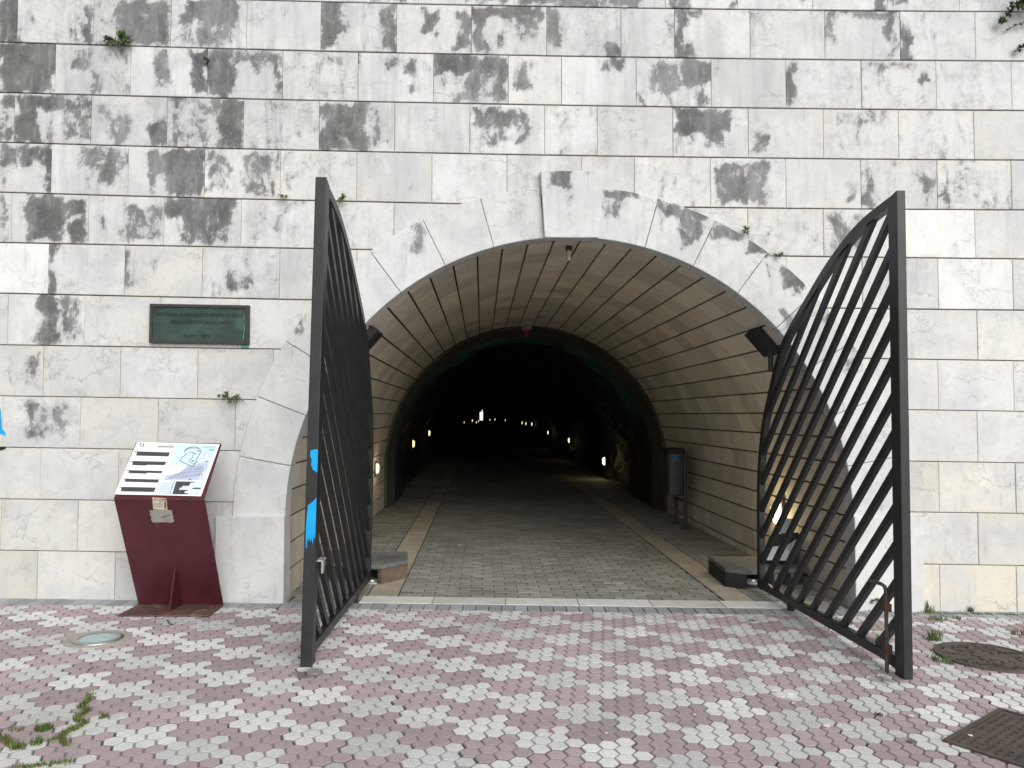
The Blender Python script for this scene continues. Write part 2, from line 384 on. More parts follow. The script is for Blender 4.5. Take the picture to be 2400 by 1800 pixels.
# lichen and soot patches, photo rectangles: x0, y0, x1, y1, strength
ST = [(0,0,70,103,.9),(203,10,224,102,.7),(266,0,399,107,.92),(432,0,562,58,.85),(428,50,555,106,.52),(651,0,686,34,.5),(752,0,802,114,.88),(120,10,150,40,.3),
(0,98,130,216,.95),(164,106,227,162,.62),(203,158,306,217,.45),(222,106,306,156,.42),(356,118,400,205,.68),(452,114,488,222,.9),(486,112,546,224,.82),(543,118,662,152,.68),(646,140,664,228,.92),(590,135,640,165,.62),(750,120,777,162,.5),
(0,218,12,332,.75),(10,218,34,250,.85),(12,300,34,334,.8),(34,220,157,264,.88),(33,258,90,334,.9),(156,230,214,328,.6),(120,290,200,336,.25),(216,236,312,332,.55),(266,296,302,337,.8),(355,285,392,340,.85),(392,226,498,272,.42),(396,304,490,343,.56),(515,232,572,346,.92),(470,240,500,275,.55),(636,235,678,266,.45),(748,238,802,352,.75),
(798,243,862,354,.78),(866,252,897,354,.52),(905,300,925,350,.35),(0,338,122,392,.66),(102,376,122,452,.9),(0,376,16,442,.75),(194,344,300,394,.6),(202,385,226,450,.52),(236,380,286,434,.62),(345,352,479,418,.82),(345,400,366,454,.7),(394,410,479,458,.82),(479,344,537,452,.62),(570,350,648,455,.54),(620,360,658,400,.6),(660,355,692,442,.46),(754,360,792,432,.42),(692,360,750,440,.22),
(0,462,16,560,.85),(64,455,147,566,.93),(143,466,198,512,.88),(156,518,198,570,.88),(230,465,247,552,.42),(288,478,384,570,.52),(385,458,542,512,.88),(424,505,542,570,.68),(360,470,388,560,.45),(588,466,714,568,.3),(600,480,640,560,.3),
(111,566,136,695,.72),(278,588,310,668,.55),(316,603,374,672,.3),(533,630,588,682,.66),(512,600,645,640,.3),(85,688,136,806,.82),(132,698,198,802,.54),(10,830,52,908,.3),(56,826,99,914,.52),(104,832,140,902,.28),(62,938,158,1032,.62),(120,945,180,1010,.3),(48,1000,110,1040,.45),
(886,12,930,120,.84),(993,22,1026,78,.62),(1066,18,1105,122,.66),(1105,12,1142,124,.88),(1138,14,1268,44,.92),(1212,38,1258,90,.8),(1160,75,1190,112,.4),(1105,100,1150,124,.5),(1281,16,1312,124,.7),(1420,98,1456,132,.72),(1455,18,1486,42,.5),(1560,32,1582,92,.5),(1581,15,1604,138,.88),(1600,18,1645,46,.72),(1598,104,1632,138,.72),
(980,-30,1204,4,.55),(1204,-30,1422,16,.72),(1422,-30,1502,20,.85),(1560,-30,1620,20,.75),(1714,-20,1732,20,.8),(1880,-20,1896,20,.6),(2054,-30,2082,24,.92),(2080,-30,2126,8,.5),(860,-30,980,4,.5),
(836,120,848,165,.72),(899,124,939,162,.52),(946,134,979,183,.62),(995,145,1014,176,.34),(940,195,990,222,.35),(1018,128,1191,172,.86),(1064,165,1191,242,.62),(1030,170,1064,200,.4),(1208,146,1250,210,.56),(1258,150,1268,184,.4),(1284,165,1294,200,.4),(1412,134,1474,172,.6),(1518,142,1602,222,.62),(1490,205,1510,250,.55),(1600,134,1668,206,.86),(1630,200,1667,250,.52),(1667,136,1677,176,.6),(1840,145,1862,252,.92),(2019,138,2028,252,.52),(2020,140,2150,160,.55),(2164,173,2188,202,.7),(2144,222,2166,242,.7),(1667,225,1676,244,.5),
(1755,24,1772,108,.52),(1933,22,1956,100,.72),(1955,20,2110,38,.72),(2076,28,2110,140,.62),(2110,50,2141,140,.75),(2158,26,2199,92,.3),(2120,24,2150,50,.3),
(1577,254,1710,310,.84),(1605,300,1630,330,.7),(1640,300,1707,358,.46),(1753,310,1794,356,.6),(1754,268,1775,292,.5),(1931,257,2083,300,.36),(1960,300,2050,352,.25),(1933,315,1955,335,.35),
(1113,250,1243,298,.62),(1190,265,1243,322,.6),(1140,312,1238,342,.5),(1104,300,1240,328,.32),(1304,266,1344,290,.46),(1074,284,1088,328,.36),(1510,290,1526,312,.4),(1510,325,1526,340,.35),
(1670,375,1800,482,.72),(1720,420,1790,482,.55),(2018,398,2043,487,.6),(1985,428,2003,482,.42),(2158,414,2188,487,.52),(2198,380,2224,476,.62),(2010,425,2025,450,.5),(815,365,835,395,.35),(868,370,880,392,.4),(1242,366,1266,380,.35),(955,410,975,450,.25),
(1942,497,2032,592,.5),(1960,540,2000,592,.5),(1300,398,1330,430,.0),(820,475,850,540,.22),(690,468,720,560,.3)]
RINGST = [(1413,443,1490,470,.85),(1409,464,1453,516,.62),(1539,468,1602,508,.8),(1541,466,1556,540,.5),(1598,486,1678,520,.8),(1600,510,1650,575,.6),(1660,515,1725,560,.62),(1743,560,1804,602,.85),(1720,520,1760,560,.4),(1829,622,1892,680,.82),(1855,670,1885,700,.6),(1790,625,1805,655,.5),(1822,733,1877,772,.52),(1975,800,2032,872,.45),(1930,720,1960,760,.4),
(953,522,992,594,.56),(932,550,945,588,.5),(1020,500,1030,510,.4),(682,735,710,782,.5),(560,1000,640,1040,.1),(1085,540,1110,560,.2),(980,570,1000,600,.35),(1590,540,1610,600,.4)]
KEYST = [(1281,405,1344,446,.82),(1268,405,1292,420,.6),(1344,406,1400,414,.6),(1324,440,1336,542,.42),(1308,440,1322,470,.3)]
def wblobs(L): 
    o = []
    for x0, y0, x1, y1, s in L:
        a = onY(x0, (y0+y1)/2); b = onY(x1, (y0+y1)/2); c = onY((x0+x1)/2, y0); d = onY((x0+x1)/2, y1)
        o.append((a[0], b[0], d[2], c[2], s))
    return o
def soft(d): t = np.clip((d+.045)/.09, 0, 1); return t*t*(3-2*t)
def warp(x, z):
    wx = .020*np.sin(9*x+5*z+1.3)+.016*np.sin(23*z-11*x+.4)+.011*np.sin(47*x+31*z+2.2)+.007*np.sin(83*z+61*x)
    wz = .018*np.sin(11*z-7*x+2.1)+.013*np.sin(29*x+13*z+.9)+.010*np.sin(53*z-37*x+1.7)+.006*np.sin(97*x+71*z)
    return x+wx, z+wz
def stain_at(x, z, blobs):
    r = np.zeros_like(x); x, z = warp(x, z)
    for a, b, c, d, s in blobs:
        r = np.maximum(r, s*soft(np.minimum(np.minimum(x-a, b-x), np.minimum(z-c, d-z))))
    return r
BL = wblobs(ST); BLc = [((a+b)/2, (c+d)/2) for a, b, c, d, _ in BL]
NEWSTONE = [(2192, 550), (2284, 660), (40, 625), (2230, 1385), (2300, 1385)]
NS = [onY(*p) for p in NEWSTONE]
VV, FF, CC, nb = [], [], [], 0
for r in range(-4, 13):
    if r in JOINTS: xs = [float(onY(x, yrow(r, x))[0]) for x in JOINTS[r]]
    else:
        o = .33*(r % 2); xs = [-4.6+o+.652*i for i in range(14)]
    xs = sorted(xs); 
    while xs[0] > -9: xs.insert(0, xs[0]-.652)
    while xs[-1] < 9: xs.append(xs[-1]+.652)
    if r in JOINTS:      # fill gaps hidden behind the opening
        fill = []
        for a, b in zip(xs, xs[1:]):
            n = int((b-a)/.66+.4)
            if n > 1: fill += [a+(b-a)*i/n for i in range(1, n)]
        xs = sorted(xs+fill)
    for x0, x1 in zip(xs, xs[1:]):
        xm = (x0+x1)/2; zt, zb = float(zline(r-1, xm)), float(zline(r, xm)); zm = (zt+zb)/2
        inside = lambda X, Z, m: np.where(Z > ZC, np.hypot(X, Z-ZC) < RO-m, np.abs(X) < RO-m+.05)
        seen = -5.4 < xm < 4.7 and zm < 6.0
        st = .026 if seen else .12
        ga, gh = .0010+.0008*random.random(), (.0052 if zt > 2.3 else .0032)
        w, h = x1-x0-2*ga, zt-zb-2*gh; bv = .0035
        us = np.concatenate([[0, 0], np.linspace(bv, w-bv, max(2, int(w/st))), [w, w]]); vs = np.concatenate([[0, 0], np.linspace(bv, h-bv, max(2, int(h/st))), [h, h]])
        U, Vv = np.meshgrid(us, vs); X = x0+ga+U
        tt = Vv/h; Z = (zline(r, X)+gh)*(1-tt)+(zline(r-1, X)-gh)*tt
        ny, nx = U.shape; ii, jj = np.meshgrid(np.arange(nx), np.arange(ny)); e = np.minimum(np.minimum(ii, nx-1-ii), np.minimum(jj, ny-1-jj))
        Y = np.where(e == 0, .03, np.where(e == 1, .0035, 0.0))+RS.uniform(-.0018, .0018)+(U/w-.5)*RS.uniform(-.002, .002)
        mine = [b for b, c in zip(BL, BLc) if x0 <= c[0] < x1 and zb <= c[1] < zt]
        sm = stain_at(X, Z, mine) if mine else np.zeros_like(X)
        if not seen: sm = np.full_like(X, max(0, RS.uniform(-.5, .7)))
        new = any(x0 < p[0] < x1 and zb < p[2] < zt for p in NS)
        warm = min(1, max(0, .05+.42*max(0, (1.9-zm)/1.9)+RS.uniform(-.12, .3)*(1 if zm < 3 else .55))); tone = RS.uniform(.91, 1.045)
        if zm > 3.2 and xm < -1.6: sm = np.maximum(sm, .36*RS.rand()*np.clip((zm-2.6)/1.2, .3, 1))
        elif zm > 2.6: sm = np.maximum(sm, .24*RS.rand()**1.5)
        if xm < -1.4 and zm < 2.3: tone *= .955  # lower-left blocks dimmed: light fall-off put into the block tone
        if new: tone, warm, sm = 1.19, .22, sm*0
        if r == 12 and xm > 2.5: warm = .9; tone = 1.05
        idx = np.arange(ny*nx).reshape(ny, nx)+nb
        q = np.stack([idx[:-1, :-1], idx[:-1, 1:], idx[1:, 1:], idx[1:, :-1]], -1).reshape(-1, 4)
        xc = (X[:-1, :-1]+X[1:, 1:]).ravel()/2; zc = (Z[:-1, :-1]+Z[1:, 1:]).ravel()/2
        q = q[~inside(xc, zc, .07)]
        if len(q) == 0: continue
        VV.append(np.stack([X, Y, Z], -1).reshape(-1, 3)); FF.append(q)
        ed = np.minimum(np.minimum(U, w-U), np.minimum(Vv*1.0, (h-Vv)*.8)); wob_ = .5+.5*np.sin(3.1*X+7*Z+9*RS.rand())*np.sin(5.3*X-2.2*Z+9*RS.rand())
        wm = np.clip(warm+(.5 if zm < 4.2 else .22)*(0 if new else 1)*np.exp(-np.maximum(ed, 0)/.030)*wob_, 0, 1)
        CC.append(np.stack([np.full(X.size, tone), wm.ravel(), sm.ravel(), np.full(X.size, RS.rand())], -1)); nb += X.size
wall = thing('stone_wall', (0, .1, 0), 'pale marble block wall streaked with dark grey stains around the arched tunnel mouth', 'wall')
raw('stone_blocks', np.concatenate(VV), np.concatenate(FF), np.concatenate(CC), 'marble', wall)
mb = MB()
for i in range(-90, 90):
    for j in range(-2, 75):
        x, z = i*.1+.05, j*.1+.05
        if (math.hypot(x, z-ZC) if z > ZC else abs(x)) < RO-.2: continue
        mb.poly([(x-.05, .012, z-.05), (x+.05, .012, z-.05), (x+.05, .012, z+.05), (x-.05, .012, z+.05)])
mb.build('wall_core', 'mortar', wall)

# arch ring, keystone, plinths
def patch(fn, nu, nv, tone, warm, seed, blobs, store):
    us = np.concatenate([[0, 0], np.linspace(.012, .988, nu), [1, 1]]); vs = np.concatenate([[0, 0], np.linspace(.012, .988, nv), [1, 1]])
    U, V_ = np.meshgrid(us, vs); X, Z, Y0, Y1 = fn(U, V_); ny, nx = U.shape
    ii, jj = np.meshgrid(np.arange(nx), np.arange(ny)); e = np.minimum(np.minimum(ii, nx-1-ii), np.minimum(jj, ny-1-jj))
    Y = np.where(e == 0, Y1, np.where(e == 1, Y0+.004, Y0)); base = sum(len(v) for v in store[0])
    idx = np.arange(ny*nx).reshape(ny, nx)+base
    store[1].append(np.stack([idx[:-1, :-1], idx[:-1, 1:], idx[1:, 1:], idx[1:, :-1]], -1).reshape(-1, 4))
    store[0].append(np.stack([X, Y, Z], -1).reshape(-1, 3)); sm = stain_at(X, Z, blobs)
    store[2].append(np.stack([np.full(X.size, tone), np.full(X.size, warm), sm.ravel(), np.full(X.size, seed)], -1))
RB = wblobs(RINGST); KB = wblobs(KEYST)
st = ([], [], [])
for side in (-1, 1):
    for k in range(8):
        if k == 7 and False: continue
        a0, a1 = 10.62*k, 10.62*(k+1)
        g = .06 if not (side == -1 and k in (6,)) else .03
        def fn(U, V_, a0=a0+g, a1=a1-g, side=side):
            A = np.radians(a0+(a1-a0)*U); Rr = RI+(RO-RI)*V_; s = np.where(V_ > .999, RO, np.where(V_ < .001, RI, Rr))
            return side*s*np.cos(A), ZC+s*np.sin(A), np.full_like(U, -.018), np.where(V_ < .001, .14, .02)
        patch(fn, 20, 16, RS.uniform(.95, 1.02), RS.uniform(0, .22) if side > 0 else RS.uniform(.02, .25), RS.rand(), RB, st)
raw('arch_ring', *map(np.concatenate, st), 'marble', wall)
st = ([], [], [])
def fn(U, V_):
    xl = -.213-.036*V_; xr = .243+.052*V_; return xl+(xr-xl)*U, 3.107+(3.678-3.107)*V_, np.full_like(U, -.075), np.full_like(U, .06)
patch(fn, 20, 22, 1.0, .05, .37, KB, st); raw('keystone', *map(np.concatenate, st), 'marble', wall)
for sgn in (-1, 1):
    st = ([], [], [])
    def fn(U, V_):
        xa, xb = (-2.966, -2.392) if sgn < 0 else (2.392, 2.966); X = xa+(xb-xa)*U; zb = SL*X-.03
        return X, zb+(.752-zb)*V_, np.full_like(U, -.05), np.full_like(U, .14)
    patch(fn, 16, 20, 1.0, .12, .6+.2*sgn, [], st); raw('plinth', *map(np.concatenate, st), 'marble', wall)

# ------------------------------------------------------------------ tunnel: panelled vault, concrete ring, rock bore
tun = thing('tunnel', (0, 3, 0), 'arched tunnel lined with tan stone panels, dark rock bore beyond', 'tunnel')
def arc_pt(s, R):            # s: arc length from the left floor line up, over and down; returns x, z
    L0 = ZC; La = math.pi*R
    if s < L0: return -R, s
    if s < L0+La: a = math.pi-(s-L0)/R; return R*math.cos(a), ZC+R*math.sin(a)
    return R, ZC-(s-L0-La)
mb = MB(); NA = 33; seg = math.pi*RI/NA; courses = []
for i in range(NA): courses.append((ZC+i*seg, ZC+(i+1)*seg))
for i in range(4):
    courses.append((ZC-(i+1)*seg, ZC-i*seg)); courses.append((ZC+math.pi*RI+i*seg, ZC+math.pi*RI+(i+1)*seg))
for ci, (a, b) in enumerate(courses):
    y = .14-(.43*random.random()); g = .0095
    while y < 6.5:
        y1 = y+.43; ya, yb = max(y, .145)+.0016, min(y1, 6.5)-.0016
        if yb-ya > .03:
            c = (random.uniform(.80, 1.10), random.random()**1.5, 0, random.random())
            A, B = a+g, b-g; n = 2; pts = []
            for t in range(n+1):
                s = A+(B-A)*t/n; R = RI+.002; x, z = arc_pt(max(s, -.3), R); x2, z2 = arc_pt(max(s, -.3), R)
                dx, dz = (x, z-ZC) if z > ZC else (x, 0); l = math.hypot(dx, dz)+1e-9; ox, oz = dx/l*.03, dz/l*.03
                pts.append([mb.V((x+SK*ya, ya, z), c), mb.V((x+SK*yb, yb, z), c), mb.V((x+SK*ya+ox, ya, z+oz), c), mb.V((x+SK*yb+ox, yb, z+oz), c)])
            for p, q in zip(pts, pts[1:]): mb.F((p[0], p[1], q[1], q[0])); mb.F((p[0], q[0], q[2], p[2])); mb.F((p[1], p[3], q[3], q[1]))
            for p, d in ((pts[0], 1), (pts[-1], 0)): mb.F((p[0], p[2], p[3], p[1]) if d else (p[0], p[1], p[3], p[2]))
        y = y1
mb.build('vault_panels', 'vault_stone', tun)
def shell(name, mat, prof, parent, both=True):   # prof: list of (y, radius)
    mb = MB(); rows = []
    for y, R in prof:
        ss = np.linspace(-.35, ZC*2+math.pi*R+.35, 60); rows.append([mb.V((arc_pt(s, R)[0]+SK*y, y, arc_pt(s, R)[1])) for s in ss])
    for a, b in zip(rows, rows[1:]):
        for k in range(len(a)-1): mb.F((a[k], b[k], b[k+1], a[k+1]))
    return mb.build(name, mat, parent, smooth=False)
shell('vault_backing', 'joint_dark', [(.02, 2.65), (.06, RI+.024), (6.55, RI+.024), (6.55, 3.0)], tun)
shell('concrete_ring', 'moss_concrete', [(6.5, RI+.02), (6.5, RI-.045), (6.62, RI-.06), (7.1, RI-.12), (7.12, 3.0)], tun)
mb = MB(); rows = []; ys = [7.0+.3*i for i in range(60)]+[25+2.5*i for i in range(74)]
rr = np.random.RandomState(3); ph = rr.uniform(0, 6, 12)
def bump(s, y): return sum(math.sin(s*f+y*g+p)*a for f, g, p, a in ((2.1, .9, ph[0], .07), (4.7, -2.3, ph[1], .05), (8.3, 3.1, ph[2], .035), (1.3, .37, ph[3], .09), (13, 5.7, ph[4], .02)))
for y in ys:
    row = []
    for k in range(72):
        tq = min(1, max(0, (y-9.0)/.7)); R0 = 2.33+.24*tq; s = -.4+(ZC*2+math.pi*R0+.8)*k/71; x, z = arc_pt(s, R0); b = (bump(s, y)+rr.uniform(-.025, .025))*(.35+.65*tq); l = math.hypot(x, max(z-ZC, 0))
        row.append(mb.V((x*(1+b/l)+SK*y, y, ZC+(z-ZC)*(1+b/l) if z > ZC else z)))
    rows.append(row)
for a, b in zip(rows, rows[1:]):
    for k in range(71): mb.F((a[k], b[k], b[k+1], a[k+1]))
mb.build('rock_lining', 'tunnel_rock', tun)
ex = onY(1128, 975, 205.0); mb = MB()
hx0, hx1, hz1 = ex[0]-.48, ex[0]+.48, 2.5; o = SK*205
mb.box(o-5, hx0, 205, 205.5, -1, 6); mb.box(hx1, o+5, 205, 205.5, -1, 6); mb.box(hx0, ex[0]+.08, 205, 205.5, hz1, 6); mb.box(hx1-.12, hx1, 205, 205.5, hz1, 6); mb.box(ex[0]+.08, hx1-.12, 205, 205.5, 3.5, 6)
mb.build('end_wall', 'tunnel_rock', tun)
mb = MB(); mb.box(o-14, o+14, 226, 227, -1, 9); fw_ = mb.build('exit_reflector', 'sign_white'); tag(fw_, 'added pale panel that makes the far exit of the tunnel look bright', 'wall')  # invented panel beyond the exit, catches the sun to brighten the opening

# ------------------------------------------------------------------ ground, paving, floor
mb = MB(); mb.poly([(-300, -300, gz(-300)-.06), (300, -300, gz(300)-.06), (300, 500, gz(300)-.06), (-300, 500, gz(-300)-.06)])
struct(mb.build('ground', 'forecourt'), 'pale open ground reaching beyond the paving')
mb = MB(); mb.poly([(-9, -9.2, gz(-9)-.026), (9, -9.2, gz(9)-.026), (9, .05, gz(9)-.026), (-9, .05, gz(-9)-.026)])
struct(mb.build('paving_bed', 'soil'), 'dark soil under the paving')
mb = MB(); H = [(-9.0, .35), (9.0, .35)]
n = 24
for i in range(n):
    x0, x1 = -60+120*i/n, -60+120*(i+1)/n
    for (ya, za), (yb, zb) in zip([(.4, 7.3), (8, 9.5), (60, 22)], [(8, 9.5), (60, 22), (204, 7)]): mb.poly([(x0, ya, za), (x1, ya, za), (x1, yb, zb), (x0, yb, zb)])
struct(mb.build('hillside', 'hill_green'), 'green hillside over the tunnel')

# hexagon blocks cast in units of nine, laid alternately white and pink
HS = .0545; AN = -.13; cv = np.array([.0815*math.cos(AN), .0815*math.sin(AN)]); rv = np.array([.0948*math.sin(AN), -.0948*math.cos(AN)])
P0 = np.array([.0858, -2.393]); T1 = (-3, 1.5); T2 = (1, 2.5)
CELLS = [(0, 0), (0, 1), (1, -.5), (1, .5), (1, 1.5), (2, -1), (2, 0), (2, 1), (3, .5)]
cellset = set(CELLS); NBR = [(1, .5), (0, 1), (-1, .5), (-1, -.5), (0, -1), (1, -.5)]   # in col,row units
hexd = [np.array(HSd) for HSd in [(cv*(2/3.0)*math.cos(t)+rv*(1/1.5*0)*0) for t in ()]]
V, F, C, MI, nb = [], [], [], [], 0
corner = []                              # corner j lies between neighbour j-1 and j
for j in range(6):
    a, b = NBR[j-1], NBR[j]; corner.append((np.array(a)+np.array(b))/3)
cornxy = [c[0]*cv+c[1]*rv for c in corner]
for i in range(-60, 61):
    for j in range(-60, 61):
        uc = (i*T1[0]+j*T2[0], i*T1[1]+j*T2[1]); up = P0+uc[0]*cv+uc[1]*rv
        if not (-8.0 < up[0] < 8.0 and -7.8 < up[1] < .3): continue
        pink = (i+j) % 2; tone = RS.uniform(.86, 1.12); uz = RS.uniform(-.002, .002); tx, ty = RS.uniform(-.006, .006, 2); seed = RS.rand(); jit = RS.uniform(-.0025, .0025, 2)
        if RS.rand() < .08: tone *= .85
        gapk = RS.uniform(.045, .06) if RS.rand() < .4 else RS.uniform(.015, .035)
        for c in CELLS:
            p = up+jit+c[0]*cv+c[1]*rv
            if p[1] > -.155: continue
            nbin = [((round(c[0]+d[0], 1), round(c[1]+d[1], 1)) in cellset) for d in NBR]
            t2 = tone*RS.uniform(.95, 1.04); k0 = nb
            for lvl in range(4):
                for q in range(6):
                    inn = nbin[q-1] and nbin[q]; one = nbin[q-1] or nbin[q]
                    f = (.845, .868, 1, 1)[lvl] if lvl < 2 else (1.0 if inn else (1-gapk*.6 if one else 1-gapk))
                    x, y = p+cornxy[q]*f
                    y = min(y, -.206); z = gz(x)+uz+(x-up[0])*tx+(y-up[1])*ty+(0, -.0045, -.006, -.03)[lvl]
                    V.append((x, y, z)); C.append((t2, pink, (0, .45, .45 if inn else .78, 1)[lvl], seed)); nb += 1
            F.append((k0, k0+1, k0+2, k0+3)); F.append((k0, k0+3, k0+4, k0+5))
            for q in range(6):
                r = (q+1) % 6
                F.append((k0+q, k0+6+q, k0+6+r, k0+r)); F.append((k0+6+q, k0+12+q, k0+12+r, k0+6+r))
                if not nbin[q]: F.append((k0+12+q, k0+18+q, k0+18+r, k0+12+r))
fa = np.array(F); o = raw('hexagon_paving', V, fa, C, 'concrete_paver'); struct(o, 'pink and white hexagon block paving in front of the wall')
def bricks(name, mat, x0, x1, y0, y1, L, Wd, bond, skew, z0=0, gap=.005, horiz=True, label=None, edgeclip=True):
    mb = MB(); j = 0; y = y0
    while y < y1-.01:
        yb = min(y+Wd, y1); x = x0-(bond*L if j % 2 else 0)
        while x < x1-.005:
            xa, xb = max(x, x0), min(x+L, x1)
            if xb-xa > .02:
                c = (random.uniform(.82, 1.14), random.random(), 0, random.random()); h = z0+random.uniform(-.0018, .0018); bv = .004
                o = lambda X, Y, Z: (X+skew*Y, Y, gz(X+skew*Y)+Z)
                A = [o(xa+gap/2, y+gap/2, h-.004), o(xb-gap/2, y+gap/2, h-.004), o(xb-gap/2, yb-gap/2, h-.004), o(xa+gap/2, yb-gap/2, h-.004)]
                T = [o(xa+gap/2+bv, y+gap/2+bv, h), o(xb-gap/2-bv, y+gap/2+bv, h), o(xb-gap/2-bv, yb-gap/2-bv, h), o(xa+gap/2+bv, yb-gap/2-bv, h)]
                B = [(q[0], q[1], q[2]-.03) for q in A]; dk = (c[0], c[1], .25, c[3]); bk = (c[0], c[1], 1, c[3])
                t = [mb.V(q, c) for q in T]; a = [mb.V(q, dk) for q in A]; b = [mb.V(q, bk) for q in B]
                mb.F(t)
                for k in range(4): r = (k+1) % 4; mb.F((a[k], a[r], t[r], t[k])); mb.F((b[k], b[r], a[r], a[k]))
            x += L
        y = yb; j += 1
    return struct(mb.build(name, mat), label)
bricks('brick_edging', 'edge_brick', -8.6, 8.6, -.2, -.002, .107, .198, 0, 0, label='grey brick edging along the foot of the wall')
bricks('threshold', 'threshold_stone', -1.78, 1.86, .006, .24, .62, .234, 0, 0, .003, .004, label='white stone threshold across the tunnel mouth')
bricks('floor_margin', 'grey_brick', -2.36, -1.785, .006, .24, .21, .105, .5, 0, -.002, label='grey bricks beside the threshold'); bricks('floor_margin', 'grey_brick', 1.865, 2.36, .006, .24, .21, .105, .5, 0, -.002, label='grey bricks beside the threshold')
bricks('floor_strip', 'tan_slab', -1.74, -1.475, .245, 40, .265, .9, 0, SK, .0015, .005, label='tan slab strip along the tunnel floor')
bricks('floor_strip', 'tan_slab', 1.385, 1.65, .245, 40, .265, .9, 0, SK, .0015, .005, label='tan slab strip along the tunnel floor')
for a, b in ((-2.42, -1.745), (-1.47, 1.38), (1.655, 2.42)): bricks('tunnel_floor', 'grey_brick', a, b, .245, 7.2, .21, .105, .5, SK, label='grey brick tunnel floor')
for a, b in ((-2.42, -1.745), (-1.47, 1.38), (1.655, 2.42)): bricks('tunnel_floor', 'grey_brick', a, b, 7.2, 40, .42, .21, .5, SK, label='grey brick tunnel floor')
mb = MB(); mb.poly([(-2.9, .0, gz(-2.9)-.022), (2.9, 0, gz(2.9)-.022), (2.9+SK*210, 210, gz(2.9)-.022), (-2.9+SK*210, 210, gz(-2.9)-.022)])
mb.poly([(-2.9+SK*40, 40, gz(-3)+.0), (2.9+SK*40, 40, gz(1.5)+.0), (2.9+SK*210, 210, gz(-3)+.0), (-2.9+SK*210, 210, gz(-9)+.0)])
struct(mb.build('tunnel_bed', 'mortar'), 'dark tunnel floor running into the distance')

# ------------------------------------------------------------------ the two gate leaves
PROF = [(0, 3.04), (.42, 2.968), (.81, 2.815), (1.20, 2.592), (1.72, 2.236), (2.03, 1.768), (2.163, 1.499), (2.245, 1.145), (2.27, .80), (2.28, .06)]
_pu = []; 
for i in range(len(PROF)-1):          # smooth the traced outline
    p0, p1, p2, p3 = [np.array(PROF[max(0, min(len(PROF)-1, i+k))]) for k in (-1, 0, 1, 2)]
    for t in np.linspace(0, 1, 9)[:-1]: _pu.append(.5*(2*p1+(p2-p0)*t+(2*p0-5*p1+4*p2-p3)*t*t+(3*p1-p0-3*p2+p3)*t**3))
_pu.append(np.array(PROF[-1])); PU = np.array(_pu)
def prof(u): return float(np.interp(u, PU[:, 0], PU[:, 1]))
def gate(x_at, s0, z0, dz, label, side):
    """x_at(Y, z): plane of the leaf; s0: Y of its free stile; dz: extra height"""
    root = thing('gate_leaf', (x_at(s0, 0), s0, z0), label, 'gate', 'open gate leaves of the tunnel')
    T = .029 if side > 0 else .036
    def P(u, z, t): Y = s0+u; return (x_at(Y, z)+t, Y, z+z0)
    def slab(mb, quad, T, m=0):            # quad of (u,z), thickness 2T
        mb.hexa([P(*q, -T) for q in quad]+[P(*q, T) for q in quad], m)
    mb = MB(); zt = 3.055+dz
    mb.hexa([P(-.045, 0, -T), P(-.045, 0, T), P(.055, 0, T), P(.055, 0, -T), P(-.045, zt, -T), P(-.045, zt, T), P(.055, zt-.03, T), P(.055, zt-.03, -T)])
    stile = mb.build('stile', 'gate_paint', root, bevel=.005)
    mb = MB(); mb.hexa([P(.05, .05, -.026), P(.05, .05, .026), P(2.28, .05, .026), P(2.28, .05, -.026), P(.05, .115, -.026), P(.05, .115, .026), P(2.28, .115, .026), P(2.28, .115, -.026)])
    mb.build('bottom_rail', 'gate_paint', root, bevel=.004)
    mb = MB(); mb.hexa([P(.056, .03, -.02), P(.056, .03, .02), P(.20, .047, .02), P(.20, .047, -.02), P(.056, .06, -.02), P(.056, .06, .02), P(.20, .052, .02), P(.20, .052, -.02)])
    mb.build('rusty_foot', 'gate_rust', root)
    mb = MB(); w = .062; prev = None       # curved rail following the arch
    pts = [q for q in PU if q[1] > .06]
    for i, q in enumerate(pts):
        a, b = pts[max(i-1, 0)], pts[min(i+1, len(pts)-1)]; d = (b-a)/np.linalg.norm(b-a); nrm = np.array([d[1], -d[0]])
        if i == 0: nrm = np.array([0, -1.0])
        sc = 1+dz/3*0; zq = lambda z: z*(1+dz/3.04)
        cur = [mb.V(P(q[0], zq(q[1]), -.026)), mb.V(P(q[0], zq(q[1]), .026)), mb.V(P(q[0]+nrm[0]*w, zq(q[1])+nrm[1]*w, .026)), mb.V(P(q[0]+nrm[0]*w, zq(q[1])+nrm[1]*w, -.026))]
        if prev:
            for k in range(4): mb.F((prev[k], cur[k], cur[(k+1) % 4], prev[(k+1) % 4]))
        else: mb.F(cur)
        prev = cur
    mb.F(prev[::-1]); mb.build('curved_rail', 'gate_paint', root)
    sp = .2355; b0 = .287-sp; hw = .0245
    for k in range(0, 19):                 # slanting bars, 45 degrees towards the free stile
        ub = b0+sp*k                       # where the bar meets the bottom rail line z=.11
        zz = lambda u: .11+(ub-u)
        lo = ub if ub < 2.2 else None
        us = np.linspace(.05, 2.27, 400); ok = [(u) for u in us if .105 <= zz(u) <= (prof(u)*(1+dz/3.04)-.03)]
        if len(ok) < 6: continue
        ua, ue = min(ok), max(ok)
        if ue-ua < .05: continue
        mb = MB(); c = hw/math.sqrt(2)*1.0; T2 = .0165
        q = [(ua-c, zz(ua)-c), (ue-c, zz(ue)-c), (ue+c, zz(ue)+c), (ua+c, zz(ua)+c)]
        mb.hexa([P(*q[0], -T2), P(*q[1], -T2), P(*q[2], -T2), P(*q[3], -T2), P(*q[0], T2), P(*q[1], T2), P(*q[2], T2), P(*q[3], T2)])
        mb.build('bar', 'gate_paint', root)
    return root, P
XR = lambda Y, z: 1.8378-.06304*Y+.004*z
